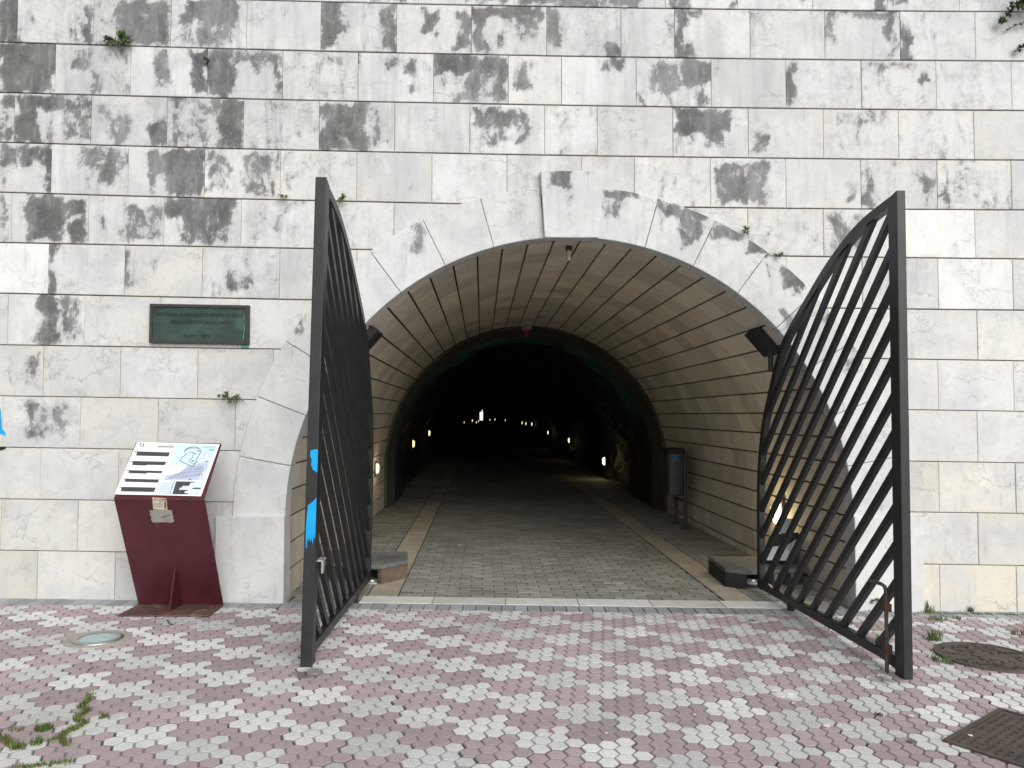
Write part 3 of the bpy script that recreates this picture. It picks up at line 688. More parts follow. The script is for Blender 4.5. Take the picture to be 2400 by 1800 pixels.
XL = lambda Y, z: -1.8105-.0145*Y+.0195*z
gr, PR = gate(XR, -1.68, -.028, 0.0, 'right-hand leaf of the dark slanted-bar gate, seen side on with the drop bolt', 1)
gl, PL = gate(XL, -1.60, .026, .045, 'left-hand leaf of the dark slanted-bar gate with cyan spray paint on its post', -1)
# drop bolt, stub and latch of the right and left leaves
mb = MB(); mb.tube([PR(.105, .0, -.05), PR(.105, .50, -.05), PR(.107, .535, -.055), PR(.12, .55, -.07), PR(.20, .555, -.10)], .0125, 8)
db = mb.build('drop_bolt', 'bolt_steel', gr)
for z in (.12, .38):
    mb = MB(); mb.hexa([PR(.085, z, -.068), PR(.085, z, -.025), PR(.125, z, -.025), PR(.125, z, -.068), PR(.085, z+.05, -.068), PR(.085, z+.05, -.025), PR(.125, z+.05, -.025), PR(.125, z+.05, -.068)])
    mb.build('bolt_guide', 'gate_rust', gr)
mb = MB(); mb.tube([PR(1.62, .0, 0), PR(1.62, .06, 0)], [.03, .036], 12); mb.build('stop_foot', 'gate_paint', gr)
mb = MB(); mb.hexa([PL(.03, .64, .03), PL(.03, .64, .07), PL(.13, .64, .07), PL(.13, .64, .03), PL(.03, .652, .03), PL(.03, .652, .07), PL(.13, .652, .07), PL(.13, .652, .03)])
mb.hexa([PL(.01, .57, .066), PL(.01, .57, .074), PL(.06, .57, .074), PL(.06, .57, .066), PL(.01, .652, .066), PL(.01, .652, .074), PL(.06, .652, .074), PL(.06, .652, .066)])
mb.build('latch_bracket', 'pale_steel', gl)
mb = MB(); mb.tube([PL(1.62, .0, 0), PL(1.62, .06, 0)], [.03, .036], 12); mb.build('stop_foot', 'gate_paint', gl)
# cyan paint on the left post's front face
FY = -1.60-.045-.002
def onpost(px, py):
    d = onY(px, py, FY); z = d[2]; xa = XL(-1.645, z-.026); return (min(max(d[0], xa-.0352), xa+.0352), FY, z)
mb = MB()
for poly in ([(728, 1056), (738, 1053), (749, 1054), (750, 1075), (748, 1090), (749, 1130), (744, 1136), (744, 1108), (738, 1104), (733, 1100), (729, 1088), (731, 1078), (727, 1068)],
             [(722, 1184), (735, 1174), (748, 1166), (747, 1200), (746, 1250), (741, 1252), (739, 1262), (735, 1258), (733, 1276), (730, 1260), (727, 1272), (725, 1258), (723, 1268), (721, 1262), (719, 1284), (717, 1286), (717, 1240), (719, 1210)]):
    mb.prism([onpost(*p) for p in poly], (0, -.0012, 0))
mb.build('spray_paint', 'cyan_spray', gl)

# ------------------------------------------------------------------ hinge housings and brackets
def housing(sgn, label, mats):
    root = thing('pivot_housing', (sgn*1.95, 1.0, gz(sgn*1.95)), label, 'housing', 'low housings over the gate pivots')
    g = lambda x: gz(x)
    near, far = (sgn*1.70, .70), (sgn*(1.49 if sgn < 0 else 1.535), .98 if sgn < 0 else .80)
    out_n, out_f = (sgn*2.36, .86), (sgn*2.36, 1.45)
    bk = (sgn*1.55, 1.45)
    t0, t1 = .132, .176
    pts = [near, out_n, out_f, bk, far]
    if sgn < 0: pts = pts[::-1]
    mb = MB(); mb.prism([(x, y, g(x)+t0) for x, y in pts], (0, 0, t1-t0)); mb.build('lid', mats[0], root, bevel=.012)
    # end wall facing the passage
    def wallseg(a, b, th, m, name):
        a, b = np.array(a), np.array(b); d = (b-a)/np.linalg.norm(b-a); nn = np.array([-d[1], d[0]])*th*(1 if sgn > 0 else -1)
        mb = MB(); q = [a, b, b+nn, a+nn]
        if sgn < 0: q = q[::-1]
        mb.hexa([(x, y, g(x)-.01) for x, y in q]+[(x, y, g(x)+t0) for x, y in q]); return mb.build(name, m, root, bevel=.006)
    wallseg(near, far, -.05, mats[1], 'end_wall'); wallseg(far, bk, -.05, mats[1], 'end_wall'); wallseg(bk, out_f, -.05, 'void_black', 'back_wall')
    for f in (.45, .72):
        a = np.array(near)+(np.array(out_n)-np.array(near))*f; wallseg(tuple(a), tuple(a+np.array([sgn*.04, .01])), .3, 'box_concrete', 'rib')
    mb = MB(); cx_, cy_ = sgn*1.80, .80
    mb.lathe((cx_, cy_, g(cx_)*0+.0), [(0, .01), (.075, .01), (.085, .02), (.085, .035), (.06, .042), (.055, .03), (.03, .03), (.025, .05), (0, .052)], 24)
    mb.build('roller', 'pale_steel', root)
    return root
housing(1, 'low black pivot housing under the right-hand gate leaf, below the floodlight', ('box_concrete', 'box_black'))
housing(-1, 'low rusty pivot housing with a worn concrete lid beside the left-hand gate leaf', ('box_concrete', 'box_rust'))
def bracket(sgn, label):
    c = np.array([sgn*1.80, .42, 2.27]); tdir = np.array([.66*sgn, 0, -.75]); ndir = np.array([.75*sgn, 0, .66])
    root = thing('pivot_bracket', c, label, 'bracket', 'black brackets holding the gate pivots to the vault')
    mb = MB(); mb.obox(c, tdir*.14, (0, .17, 0), ndir*.042); mb.build('bracket_box', 'box_black', root, bevel=.008)
    mb = MB(); mb.tube([c+np.array([sgn*.03, -.1, -.28]), c+np.array([sgn*.03, -.1, 0])], .022, 10); mb.build('pivot_pin', 'gate_paint', root)
bracket(1, 'black upper pivot bracket on the vault behind the right-hand gate leaf')
bracket(-1, 'black upper pivot bracket on the vault behind the left-hand gate leaf')

# ------------------------------------------------------------------ floodlight on the right housing
fl = thing('floodlight', (2.02, 1.15, .16), 'black floodlight with pale blue-grey glass standing on the right pivot housing', 'floodlight')
def q3(*pts): return [np.array(p, float) for p in pts]
mb = MB(); z0 = .155
mb.hexa([(1.80, 1.02, z0), (2.10, 1.0, z0), (2.16, 1.26, z0), (1.86, 1.28, z0), (1.90, 1.06, z0+.27), (2.16, 1.04, z0+.30), (2.18, 1.24, z0+.26), (1.94, 1.26, z0+.24)]); mb.build('lamp_body', 'box_black', fl, bevel=.02)
mb = MB(); mb.prism([(1.805, 1.012, z0+.03), (2.06, .992, z0+.03), (2.105, 1.018, z0+.17), (2.12, 1.028, z0+.235), (2.075, 1.025, z0+.20), (2.02, 1.022, z0+.175), (1.865, 1.034, z0+.16)], (0, -.012, 0)); mb.build('lamp_glass', 'flood_glass', fl, bevel=.004)
mb = MB(); mb.prism([(1.955, 1.03, z0+.29), (2.075, 1.02, z0+.30), (2.11, 1.08, z0+.42), (2.01, 1.09, z0+.42)], (0, .03, .005)); mb.build('hood', 'flood_glass', fl, bevel=.004)
mb = MB(); mb.tube([(2.2, 1.1, z0), (2.21, 1.1, z0+.24), (2.16, 1.1, z0+.27)], .014, 8); mb.tube([(2.215, 1.2, z0+.02), (2.235, 1.2, z0+.22)], .012, 8); mb.build('yoke', 'lamp_metal', fl)
fl.location.x += .19; fl.location.y += .02

# ------------------------------------------------------------------ lit lamps along the walls
def lamp(p, sgn, label, mat='lamp_glow', sc=1.0, plate=True, watt=0):
    root = thing('wall_lamp', p, label, 'lamp', 'glowing oval lamps low on the tunnel walls')
    p = np.array(p, float); n = np.array([-sgn, 0, 0.]); w, h = .048*sc, .118*sc
    mb = MB(); N = 14; rings = []
    for d, f in ((.02, 1), (.055, .97), (.075, .78), (.082, .4)):
        rr_ = []
        for k in range(N):
            a = 2*math.pi*k/N; ca, sa = math.cos(a), math.sin(a); yy = w*f*ca; zz = (h-w)*(1 if sa > .01 else (-1 if sa < -.01 else 0))*min(1, f+.1)+w*f*sa
            rr_.append(mb.V(p+n*d*sc+np.array([0, yy, zz])))
        rings.append(rr_)
    for a, b in zip(rings, rings[1:]):
        for k in range(N): mb.F((a[k], a[(k+1) % N], b[(k+1) % N], b[k]))
    mb.F(rings[-1]); g = mb.build('glass', mat, root, smooth=True)
    if watt:
        ld = bpy.data.lights.new('bulb', 'POINT'); ld.energy = watt; ld.color = (1, .78, .42); ld.shadow_soft_size = .05; lo = bpy.data.objects.new('bulb', ld); COL.objects.link(lo); lo.parent = root; lo.location = n*.17
    if plate:
        mb = MB(); mb.box(*(sorted((p[0]+n[0]*.0, p[0]+n[0]*.02*sc))), p[1]-.075*sc, p[1]+.075*sc, p[2]-.19*sc, p[2]+.17*sc); mb.build('back_plate', 'lamp_metal', root, bevel=.006)
        mb = MB(); [mb.tube([p+n*.025*sc+np.array([0, s*w*1.25, -h*1.25]), p+n*.09*sc+np.array([0, s*w*1.1, -h*.6]), p+n*.095*sc+np.array([0, s*w*1.1, h*.6]), p+n*.025*sc+np.array([0, s*w*1.25, h*1.2])], .005*sc, 6) for s in (-1, 1)]; mb.build('guard', 'lamp_metal', root)
lamp(onX(880, 1098, -2.38, SK), -1, 'nearest lit lamp on the left wall, at the end of the stone panels', sc=.68, watt=1.6)
lamp(onX(956, 1040, -2.50, SK)+np.array([.1, 0, 0]), -1, 'second lit lamp on the left, just inside the dark rock bore', sc=.72, watt=.5)
lamp(onX(996, 1015, -2.50, SK)+np.array([.1, 0, 0]), -1, 'third lit lamp on the left wall of the rock bore', sc=.72, watt=.5)
lamp(onX(1831, 1203, 2.38, SK), 1, 'bright lit lamp behind the bars of the right-hand gate leaf', 'bright_lamp_glow', 1.0, watt=5)
lamp(onX(1428, 1081, 2.50, SK)-np.array([.1, 0, 0]), 1, 'nearest lit lamp on the right wall of the rock bore', 'bright_lamp_glow', .82, watt=2.2)
lamp(onX(1342, 1032, 2.50, SK)-np.array([.1, 0, 0]), 1, 'second lit lamp on the right wall of the rock bore', sc=.75, watt=.6)
lamp(onX(1291, 1014, 2.50, SK)-np.array([.1, 0, 0]), 1, 'third lit lamp on the right wall of the rock bore', sc=.72, watt=.5)
for i, (x, y, s) in enumerate([(1248, 994, .85), (1234, 993, .85), (1225, 991, .9), (1185, 985, 1.0)]):
    lamp(onX(x, y, 2.38, SK), 1, ['rightmost of three close far lamps on the right of the bore', 'middle of three close far lamps on the right of the bore', 'leftmost of three close far lamps on the right of the bore', 'single far lamp between the exit cluster and the three close right lamps'][i], sc=s, plate=False)
for i, (x, y, Y, s) in enumerate([(1087, 990, 58, .65), (1106, 986, 75, 1.1), (1115.5, 990, 92, 1.1), (1120.5, 987, 98, 1.1), (1149, 984, 120, 1.2), (1161, 983, 112, 1.3)]):
    p = onY(x, y, Y); lamp(p, -1 if x < 1130 else 1, ['faint far lamp farthest left of the bright exit', 'far lamp left of the exit, second from the left', 'far lamp left of the exit, lower of the close pair', 'far lamp touching the left side of the bright exit', 'far lamp just right of the bright exit', 'second far lamp right of the bright exit'][i], sc=s, plate=False)

# crown lamp, siren
cl = thing('crown_lamp', (.02, .35, 3.12), 'small unlit tube lamp hanging at the crown behind the keystone', 'lamp')
mb = MB(); mb.box(-.0, .052, .31, .39, 3.09, 3.13); mb.build('lamp_base', 'box_black', cl, bevel=.004)
mb = MB(); mb.tube([(.025, .33, 2.99), (.025, .33, 3.0), (.025, .33, 3.085)], [.013, .018, .018], 12); mb.build('lamp_tube', 'frosted_glass', cl)
sp_ = onY(1234, 770, 6.45); sr = thing('alarm_beacon', sp_, 'grey alarm box with a red beacon at the inner crown of the vault', 'beacon')
mb = MB(); mb.box(sp_[0]-.09, sp_[0]+.09, 6.38, 6.48, sp_[2]-.02, sp_[2]+.06); mb.box(sp_[0]-.05, sp_[0]+.05, 6.39, 6.47, sp_[2]-.045, sp_[2]-.02); mb.build('beacon_box', 'grey_plastic', sr, bevel=.008)
mb = MB(); mb.tube([(sp_[0], 6.43, sp_[2]-.135), (sp_[0], 6.43, sp_[2]-.125), (sp_[0], 6.43, sp_[2]-.045)], [.032, .042, .045], 14); mb.build('beacon_lens', 'red_lens', sr)

# ------------------------------------------------------------------ litter bin
bn = thing('litter_bin', (1.98, 4.85, gz(2)), 'dark metal litter bin on two posts against the right wall', 'bin')
bx, by0, by1, bz0, bz1 = 1.93, 4.58, 5.10, .46, 1.12
mb = MB(); out = []
for z, f in ((bz0, .93), (bz0+.03, .97), (bz1-.06, 1.0), (bz1, 1.0)):
    rr_ = []
    for k in range(20):
        a = 2*math.pi*k/20; ex_ = .28; cx_, sx_ = math.cos(a), math.sin(a)
        rr_.append(mb.V((bx+.13*f*abs(cx_)**ex_*math.copysign(1, cx_), (by0+by1)/2+.25*f*abs(sx_)**ex_*math.copysign(1, sx_), z+gz(2))))
    out.append(rr_)
for a, b in zip(out, out[1:]):
    for k in range(20): mb.F((a[k], a[(k+1) % 20], b[(k+1) % 20], b[k]))
mb.F(out[0][::-1]); mb.build('bin_body', 'bin_metal', bn, bevel=0)
mb = MB(); o2 = []
for z, f in ((bz1-.05, 1.06), (bz1+.01, 1.06), (bz1+.025, 1.0), (bz1+.03, .5)):
    o2.append([mb.V((bx+.13*f*abs(math.cos(2*math.pi*k/20))**.28*math.copysign(1, math.cos(2*math.pi*k/20)), (by0+by1)/2+.25*f*abs(math.sin(2*math.pi*k/20))**.28*math.copysign(1, math.sin(2*math.pi*k/20)), z+gz(2))) for k in range(20)])
for a, b in zip(o2, o2[1:]):
    for k in range(20): mb.F((a[k], a[(k+1) % 20], b[(k+1) % 20], b[k]))
mb.F(o2[-1]); mb.build('bin_rim', 'box_black', bn)
for y in (4.54, 5.14):
    mb = MB(); mb.tube([(2.04, y, gz(2)), (2.04, y, .98)], .024, 10); mb.lathe((2.04, y, gz(2)), [(0, .02), (.07, .012), (.075, .0)], 16); mb.build('post', 'bin_metal', bn)
mb = MB(); mb.tube([(2.04, 4.54, .36), (2.04, 5.14, .36)], .018, 8); mb.build('crossbar', 'bin_metal', bn)
mb = MB(); mb.box(bx-.07, bx+.02, 4.584, 4.588, .93, 1.03); mb.build('blue_sticker', 'bin_sticker', bn)

# ------------------------------------------------------------------ drain grate
dg = thing('drain_grate', (2.03, 2.2, gz(2)), 'iron drain grate in the tunnel floor by the right wall', 'drain')
o = lambda x, y, z: (x+SK*y, y, gz(x)+z)
mb = MB(); a, b, c, d = 1.90, 2.30, 2.02, 2.42
for (xa, xb, ya, yb) in ((a, b, c, c+.03), (a, b, d-.03, d), (a, a+.03, c+.03, d-.03), (b-.03, b, c+.03, d-.03)): mb.hexa([o(xa, ya, 0), o(xb, ya, 0), o(xb, yb, 0), o(xa, yb, 0), o(xa, ya, .008), o(xb, ya, .008), o(xb, yb, .008), o(xa, yb, .008)])
mb.build('grate_frame', 'cast_iron', dg)
mb = MB(); mb.poly([o(a+.03, c+.03, .0025), o(b-.03, c+.03, .0025), o(b-.03, d-.03, .0025), o(a+.03, d-.03, .0025)], 1)
for k in range(9):
    x = a+.045+k*.036; mb.hexa([o(x, c+.03, .003), o(x+.014, c+.03, .003), o(x+.014, d-.03, .003), o(x, d-.03, .003), o(x, c+.03, .008), o(x+.014, c+.03, .008), o(x+.014, d-.03, .008), o(x, d-.03, .008)])
mb.build('grate_bars', ['cast_iron', 'void_black'], dg)

# ------------------------------------------------------------------ information stand
xl, xr, yb, yf, yt = -3.525, -2.838, -.19, -.62, -.29
ip = thing('information_stand', (-3.18, -.35, gz(-3.18)), 'maroon steel information stand with a sloping map board beside the left plinth', 'information stand')
gL = gz(-3.18)+.004; th = .012
mb = MB(); mb.hexa([(xl, -.525, gL), (xr+.01, -.51, gL), (xr, yb, gL), (xl, yb, gL), (xl, -.525, gL+.012), (xr-.035, -.51, gL+.012), (xr, yb, gL+.012), (xl, yb, gL+.012)])
for x, y in ((xl+.06, -.46), (xl+.05, -.26), (xr-.07, -.46), (xr-.07, -.26)): mb.tube([(x, y, gL+.012), (x, y, gL+.02)], .012, 8)
mb.build('base_plate', 'maroon_rust', ip)
ZF, ZB = .965, 1.385
mb = MB(); d = np.array([0, yf-yb, ZF-gL-.01]); d /= np.linalg.norm(d); nn = np.array([0, -d[2], d[1]])*-th
mb.hexa([(xl, yb, gL+.01), (xr, yb, gL+.01), (xr, yb+nn[1], gL+.01), (xl, yb+nn[1], gL+.01), (xl, yf, ZF), (xr, yf, ZF-.008), (xr, yf+.016, ZF-.004), (xl, yf+.016, ZF+.004)])
mb.build('leaning_plate', 'maroon_paint', ip, bevel=.003)
mb = MB(); mb.hexa([(xl, yf+.001, ZF-.012), (xr, yf+.001, ZF-.02), (xr, yt+.012, ZB-.03), (xl, yt+.012, ZB-.022), (xl, yf+.001, ZF+.002), (xr, yf+.001, ZF-.006), (xr, yt, ZB-.012), (xl, yt, ZB-.004)])
mb.build('desk_plate', 'maroon_paint', ip, bevel=.004)
mb = MB(); xg = onY(403, 1435, -.34)[0]+.02
mb.prism([(xg-.004, yb-.012, gL+.012), (xg-.004, -.44, gL+.012), (xg-.004, -.345, gL+.34)], (.008, 0, 0)); mb.build('gusset', 'maroon_paint', ip)
# board: photo points -> board plane
dA = np.array([xl, yf, ZF+.004]); dB = np.array([xr, yf, ZF-.004]); dC = np.array([xl, yt, ZB-.002]); UU = dB-dA; VVb = dC-dA; NN = np.cross(UU, VVb); NN /= np.linalg.norm(NN)
def onboard(zx, zy, lift=.0):
    d = ray(250+zx/5.53, 1000+zy/5.53); t = np.dot(dA-CAM, NN)/np.dot(d, NN); return CAM+t*d+NN*lift
mb = MB()
def bp(pts, m, lift): mb.prism([onboard(x, y, lift) for x, y in pts][::-1], NN*.0006, m)
def blp(pts, w, m, lift):
    for (x0, y0), (x1, y1) in zip(pts, pts[1:]):
        dx, dy = x1-x0, y1-y0; l = math.hypot(dx, dy)+1e-6; ox, oy = -dy/l*w, dx/l*w; bp([(x0+ox, y0+oy), (x1+ox, y1+oy), (x1-ox, y1-oy), (x0-ox, y0-oy)], m, lift)
mats = ['sign_white', 'sign_sea', 'sign_town', 'sign_pale', 'sign_ink', 'sign_line', 'sign_grey', 'sign_pink']
bp([(396, 203), (905, 217), (640, 890), (105, 880)], 0, .003); bp([(908, 217), (1468, 232), (1225, 905), (643, 890)], 0, .0032)
board = mb.build('board', mats, ip); mb = MB()
bp([(905, 240), (1425, 255), (1362, 448), (1240, 470), (1150, 500), (1040, 497), (810, 522)], 1, .0045)
bp([(768, 628), (935, 606), (1000, 560), (1050, 500), (1150, 500), (1240, 470), (1335, 448), (1268, 700), (742, 690)], 2, .0045)
bp([(1160, 460), (1195, 380), (1260, 320), (1300, 350), (1362, 448), (1240, 472)], 3, .0052)
bp([(1235, 600), (1310, 560), (1268, 700), (1180, 697)], 3, .0052)
bp([(735, 700), (1266, 706), (1205, 890), (660, 880)], 3, .0045)
blp([(1010, 340), (1028, 300), (1075, 275), (1130, 268), (1190, 280), (1232, 315), (1205, 365), (1165, 430), (1150, 490), (1110, 522)], 6, 5, .006)
blp([(1050, 355), (985, 400), (950, 450), (1040, 490), (1110, 522)], 6, 5, .006); blp([(1062, 332), (1130, 340), (1115, 400), (1075, 455), (1140, 490)], 5, 5, .006)
for a in [((1020, 330), (1045, 300), (1100, 283), (1180, 295), (1200, 318)), ((1180, 490), (1215, 488)), ((1140, 480), (1190, 460))]: blp(a, 3, 7, .0064)
rs2 = random.Random(5)
for i in range(9): y = 545+i*17; x0 = 1030-i*34; blp([(max(x0, 765), y+rs2.uniform(0, 20)), (1010+rs2.uniform(-30, 40), y-12), (1260-i*2, y-40+rs2.uniform(-10, 10))], 1.6, 5, .006)
for i in range(13): x = 800+i*36; blp([(x, 685), (x+28+rs2.uniform(-8, 8), max(650-i*16, 520)+rs2.uniform(-8, 8))], 1.6, 5, .006)
for x, y in [(1152, 358), (1125, 450), (1298, 457), (1085, 687), (1195, 322)]: bp([(x-14, y-6), (x+14, y-6), (x+12, y+6), (x-16, y+6)], 4, .0066)
for a in [((1285, 330), (1262, 375), (1255, 415)), ((1310, 350), (1340, 395))]: blp(a, 2.5, 6, .006)
for poly in [[(365,325),(825,340),(803,390),(385,380),(398,336),(363,334)], [(310,450),(775,460),(757,503),(520,500),(516,509),(330,502),(346,460),(308,458)], [(258,568),(728,580),(712,608),(525,603),(519,614),(285,607),(296,578),(256,575)], [(210,678),(683,690),(668,730),(235,718),(248,688),(208,685)], [(165,785),(640,795),(617,852),(185,843),(198,795),(163,793)],
             [(905,715),(1147,720),(1143,728),(1092,730),(1070,772),(990,772),(980,790),(950,800),(940,825),(1050,825),(1045,835),(1015,845),(1015,868),(1060,868),(1055,882),(855,880)], [(1120,797),(1224,797),(1220,815),(1112,812)], [(668,261),(876,265),(873,274),(664,271)], [(1325,302),(1402,305),(1400,313),(1322,311)]]: bp(poly, 4, .006)
for i in range(7): blp([(700-i*6, 735+i*23), (840-i*4, 738+i*23)], 1.5, 6, .006)
for i in range(7): blp([(880-i*8, 715+i*23), (868-i*8, 735+i*23)], 6, 7 if i in (2, 3) else 6, .006)
blp([(865, 292), (624, 886)], 2.2, 5, .0048)
bp([(460+30*math.cos(t), 240+24*math.sin(t)) for t in np.linspace(0, 2*math.pi, 24)[:-1]], 4, .005); bp([(470, 218), (478, 232), (474, 252), (462, 258), (446, 256), (440, 246), (452, 232)], 0, .0064)
mb.build('map_print', mats, ip)
mb = MB(); add_text(mb, 'Villa Marinera', lambda x, y: onboard(762+x-y*.05, 240-y+x*.02, .006), 240, 30, 0); mb.build('title', 'sign_grey', ip); mb = MB(); add_text(mb, 'LAREDO', lambda x, y: onboard(1326+x-y*.3, 273-y+x*.02, .0068), 186, 32, 0)
mb.build('place_name', 'sign_grey', ip)
# stickers on the leaning plate
pn = np.cross(np.array([1., 0, 0]), d); pn /= np.linalg.norm(pn); pn = pn if pn[1] < 0 else -pn
def onplate(zx, zy, lift): r_ = ray(250+zx/5.53, 1000+zy/5.53); A0 = np.array([xl, yb, gL+.01]); t = np.dot(A0-CAM, pn)/np.dot(r_, pn); return CAM+t*r_+pn*lift
mb = MB(); mb.prism([onplate(x, y, .002) for x, y in [(590, 912), (778, 925), (790, 1082), (606, 1070)]][::-1], pn*.0006, 0); mb.prism([onplate(x, y, .003) for x, y in [(598, 935), (752, 945), (748, 1068), (612, 1062)]][::-1], pn*.0005, 1)
mb.prism([onplate(x, y, .003) for x, y in [(752, 960), (772, 985), (770, 1050), (750, 1055)]][::-1], pn*.0005, 2); st1 = mb.build('cream_sticker', ['sticker_cream', 'sticker_white', 'sign_ink'], ip)
mb = MB()
for i, (t_, w_) in enumerate((('DE', 40), ('WOMENS', 124), ('A CORAL', 124))): add_text(mb, t_, lambda x, y, i=i: onplate((700 if i == 0 else 676)+x, 972+i*29-y, .0042), w_, 20)
x_ = mb.build('print', 'sign_ink', st1)
mb = MB(); mb.prism([onplate(x, y, .002) for x, y in [(560, 1082), (700, 1074), (848, 1080), (855, 1140), (868, 1168), (862, 1190), (878, 1222), (850, 1242), (760, 1236), (600, 1240), (578, 1205), (582, 1175), (566, 1140)]][::-1], pn*.0006, 0)
mb.prism([onplate(x, y, .003) for x, y in [(690, 1185), (740, 1160), (825, 1140), (828, 1148), (745, 1170)]][::-1], pn*.0005, 1); mb.build('grey_sticker', ['sticker_grey', 'sign_ink'], ip)
mb = MB()
for x, y, l in ((645, 1240, 70), (735, 1240, 75), (778, 1240, 110), (868, 1240, 170)): mb = MB(); mb.prism([onplate(a, b, .0012) for a, b in [(x-7, y), (x+7, y), (x+l*.33+3, y+l*1.15), (x+l*.33-1, y+l*1.15)]][::-1], pn*.0004); mb.build('paste_drip', 'drip', ip)

# ------------------------------------------------------------------ bronze plaque
pa, pb = onY(352, 712, -.03), onY(583, 804, -.03); x0, x1, z1, z0_ = pa[0], pb[0], pa[2], pb[2]
pl = thing('bronze_plaque', ((x0+x1)/2, 0, (z0_+z1)/2), 'green weathered bronze plaque with raised lettering on the left of the wall', 'plaque')
sl_ = lambda x: SL*(x-x0)
mb = MB(); mb.hexa([(x0, -.03, z0_), (x1, -.03, z0_+sl_(x1)), (x1, -.003, z0_+sl_(x1)), (x0, -.003, z0_), (x0, -.03, z1), (x1, -.03, z1+sl_(x1)), (x1, -.003, z1+sl_(x1)), (x0, -.003, z1)]); mb.build('plate', 'bronze_green', pl)
mb = MB(); w = .026
for a, b, c, dd in ((x0, x1, z1-w, z1), (x0, x1, z0_, z0_+w), (x0, x0+w, z0_+w, z1-w), (x1-w, x1, z0_+w, z1-w)):
    mb.hexa([(a, -.042, c+sl_(a)), (b, -.042, c+sl_(b)), (b, -.031, c+sl_(b)), (a, -.031, c+sl_(a)), (a, -.042, dd+sl_(a)), (b, -.042, dd+sl_(b)), (b, -.031, dd+sl_(b)), (a, -.031, dd+sl_(a))])
mb.build('frame', 'bronze_dark', pl, bevel=.003)
hh = z1-z0_; xm = (x0+x1)/2
for t_, fz, w_, xo in (('ESTE TUNEL SE REHABILITO SIENDO ALCALDE', .735, .735, 0), ('FERNANDO PORTERO ALONSO', .545, .50, .01), ('MAYO', .19, .095, -.078), ('1999', .19, .085, .048)):
    mb = MB(); add_text(mb, t_, lambda x, y, fz=fz, xo=xo: (xm+xo+x, -.0335, z0_+hh*fz+y+sl_(xm+x)), w_, .030); mb.build('text_line', 'bronze_letter', pl)
mb = MB(); a = onY(566, 805, -.004); b = onY(583, 816, -.004); mb.box(a[0], b[0], -.012, -.004, b[2], a[2]); mb.prism([(x1-.045, -.044, z0_+.03), (x1-.038, -.044, z0_+.03), (x1-.03, -.044, z0_+.15), (x1-.034, -.044, z0_+.15)], (0, .002, 0)); mb.build('verdigris_drip', 'verdigris', pl)

# ------------------------------------------------------------------ spray marks at the wall's left edge
sm_ = thing('spray_mark', onY(4, 1010), 'cyan and black spray marks at the left edge of the wall', 'graffiti')
mb = MB(); mb.prism([onY(*p, -.004) for p in [(-30, 900), (-8, 930), (2, 965), (4, 1005), (12, 1013), (13, 1022), (2, 1016), (-4, 1024), (-30, 1030)]], (0, .002, 0)); mb.build('cyan_mark', 'cyan_spray', sm_)
mb = MB(); mb.prism([onY(*p, -.005) for p in [(-40, 1047), (10, 1047), (15, 1050), (10, 1053), (4, 1055), (-40, 1060)]], (0, .002, 0)); mb.build('black_mark', 'black_spray', sm_)

# ------------------------------------------------------------------ covers in the paving
il = thing('ground_light', (-3.362, -1.108, gz(-3.36)), 'round steel recessed ground light with greenish glass in the left paving', 'ground light')
c = (-3.362, -1.108, gz(-3.362))
mb = MB(); mb.lathe(c, [(.165, .004), (.19, .006), (.212, .0045), (.22, -.02)], 40); mb.build('cement_collar', 'cement', il)
mb = MB(); mb.lathe(c, [(.118, .010), (.121, .0125), (.150, .0125), (.158, .008), (.16, .0)], 48); mb.build('steel_ring', 'stainless', il, smooth=True)
mb = MB(); mb.lathe(c, [(0, .0095), (.118, .009)], 40); mb.build('glass', 'glass_disc', il)
mh = thing('manhole_cover', (2.73, -1.255, gz(2.73)), 'round rusty brown manhole cover fringed with weeds by the right-hand gate', 'manhole cover')
c = (2.735, -1.255, gz(2.735))
mb = MB(); mb.lathe(c, [(.288, .006), (.292, .012), (.322, .012), (.33, -.01)], 56); mb.build('cover_rim', 'cast_iron', mh)
mb = MB(); mb.lathe(c, [(0, .008), (.286, .008)], 48)
for k in range(190):
    a, r_ = random.uniform(0, 6.283), .275*math.sqrt(random.random())
    if r_ < .07: continue
    x, y = c[0]+r_*math.cos(a), c[1]+r_*math.sin(a); w_, h_ = (.011, .004) if random.random() < .6 else (.004, .010); z = gz(x)+.0085
    mb.box(x-w_, x+w_, y-h_, y+h_, z, z+.004, random.choice((0, 0, 1)))
mb.build('cover_plate', ['cast_iron', 'iron_dark'], mh)
A, B, C_ = onG(2208, 1739), onG(2343, 1663), onG(2345, 1793)
e1 = (B-A); e1[2] = 0; L1 = np.linalg.norm(e1); e1 /= L1; e2 = np.array([e1[1], -e1[0], 0]); L2 = L1
ac = thing('access_cover', A+e1*L1/2+e2*L2/2, 'square rusty iron access cover in the bottom right corner of the paving', 'access cover')
pt = lambda a, b, z: (A[0]+e1[0]*a+e2[0]*b, A[1]+e1[1]*a+e2[1]*b, gz(A[0]+e1[0]*a+e2[0]*b)+z)
mb = MB(); w = .022
for a0, a1, b0_, b1 in ((0, L1, 0, w), (0, L1, L2-w, L2), (0, w, w, L2-w), (L1-w, L1, w, L2-w)): mb.hexa([pt(a0, b1, -.02), pt(a1, b1, -.02), pt(a1, b0_, -.02), pt(a0, b0_, -.02), pt(a0, b1, .012), pt(a1, b1, .012), pt(a1, b0_, .012), pt(a0, b0_, .012)])
mb.build('cover_rim', 'cast_iron', ac)
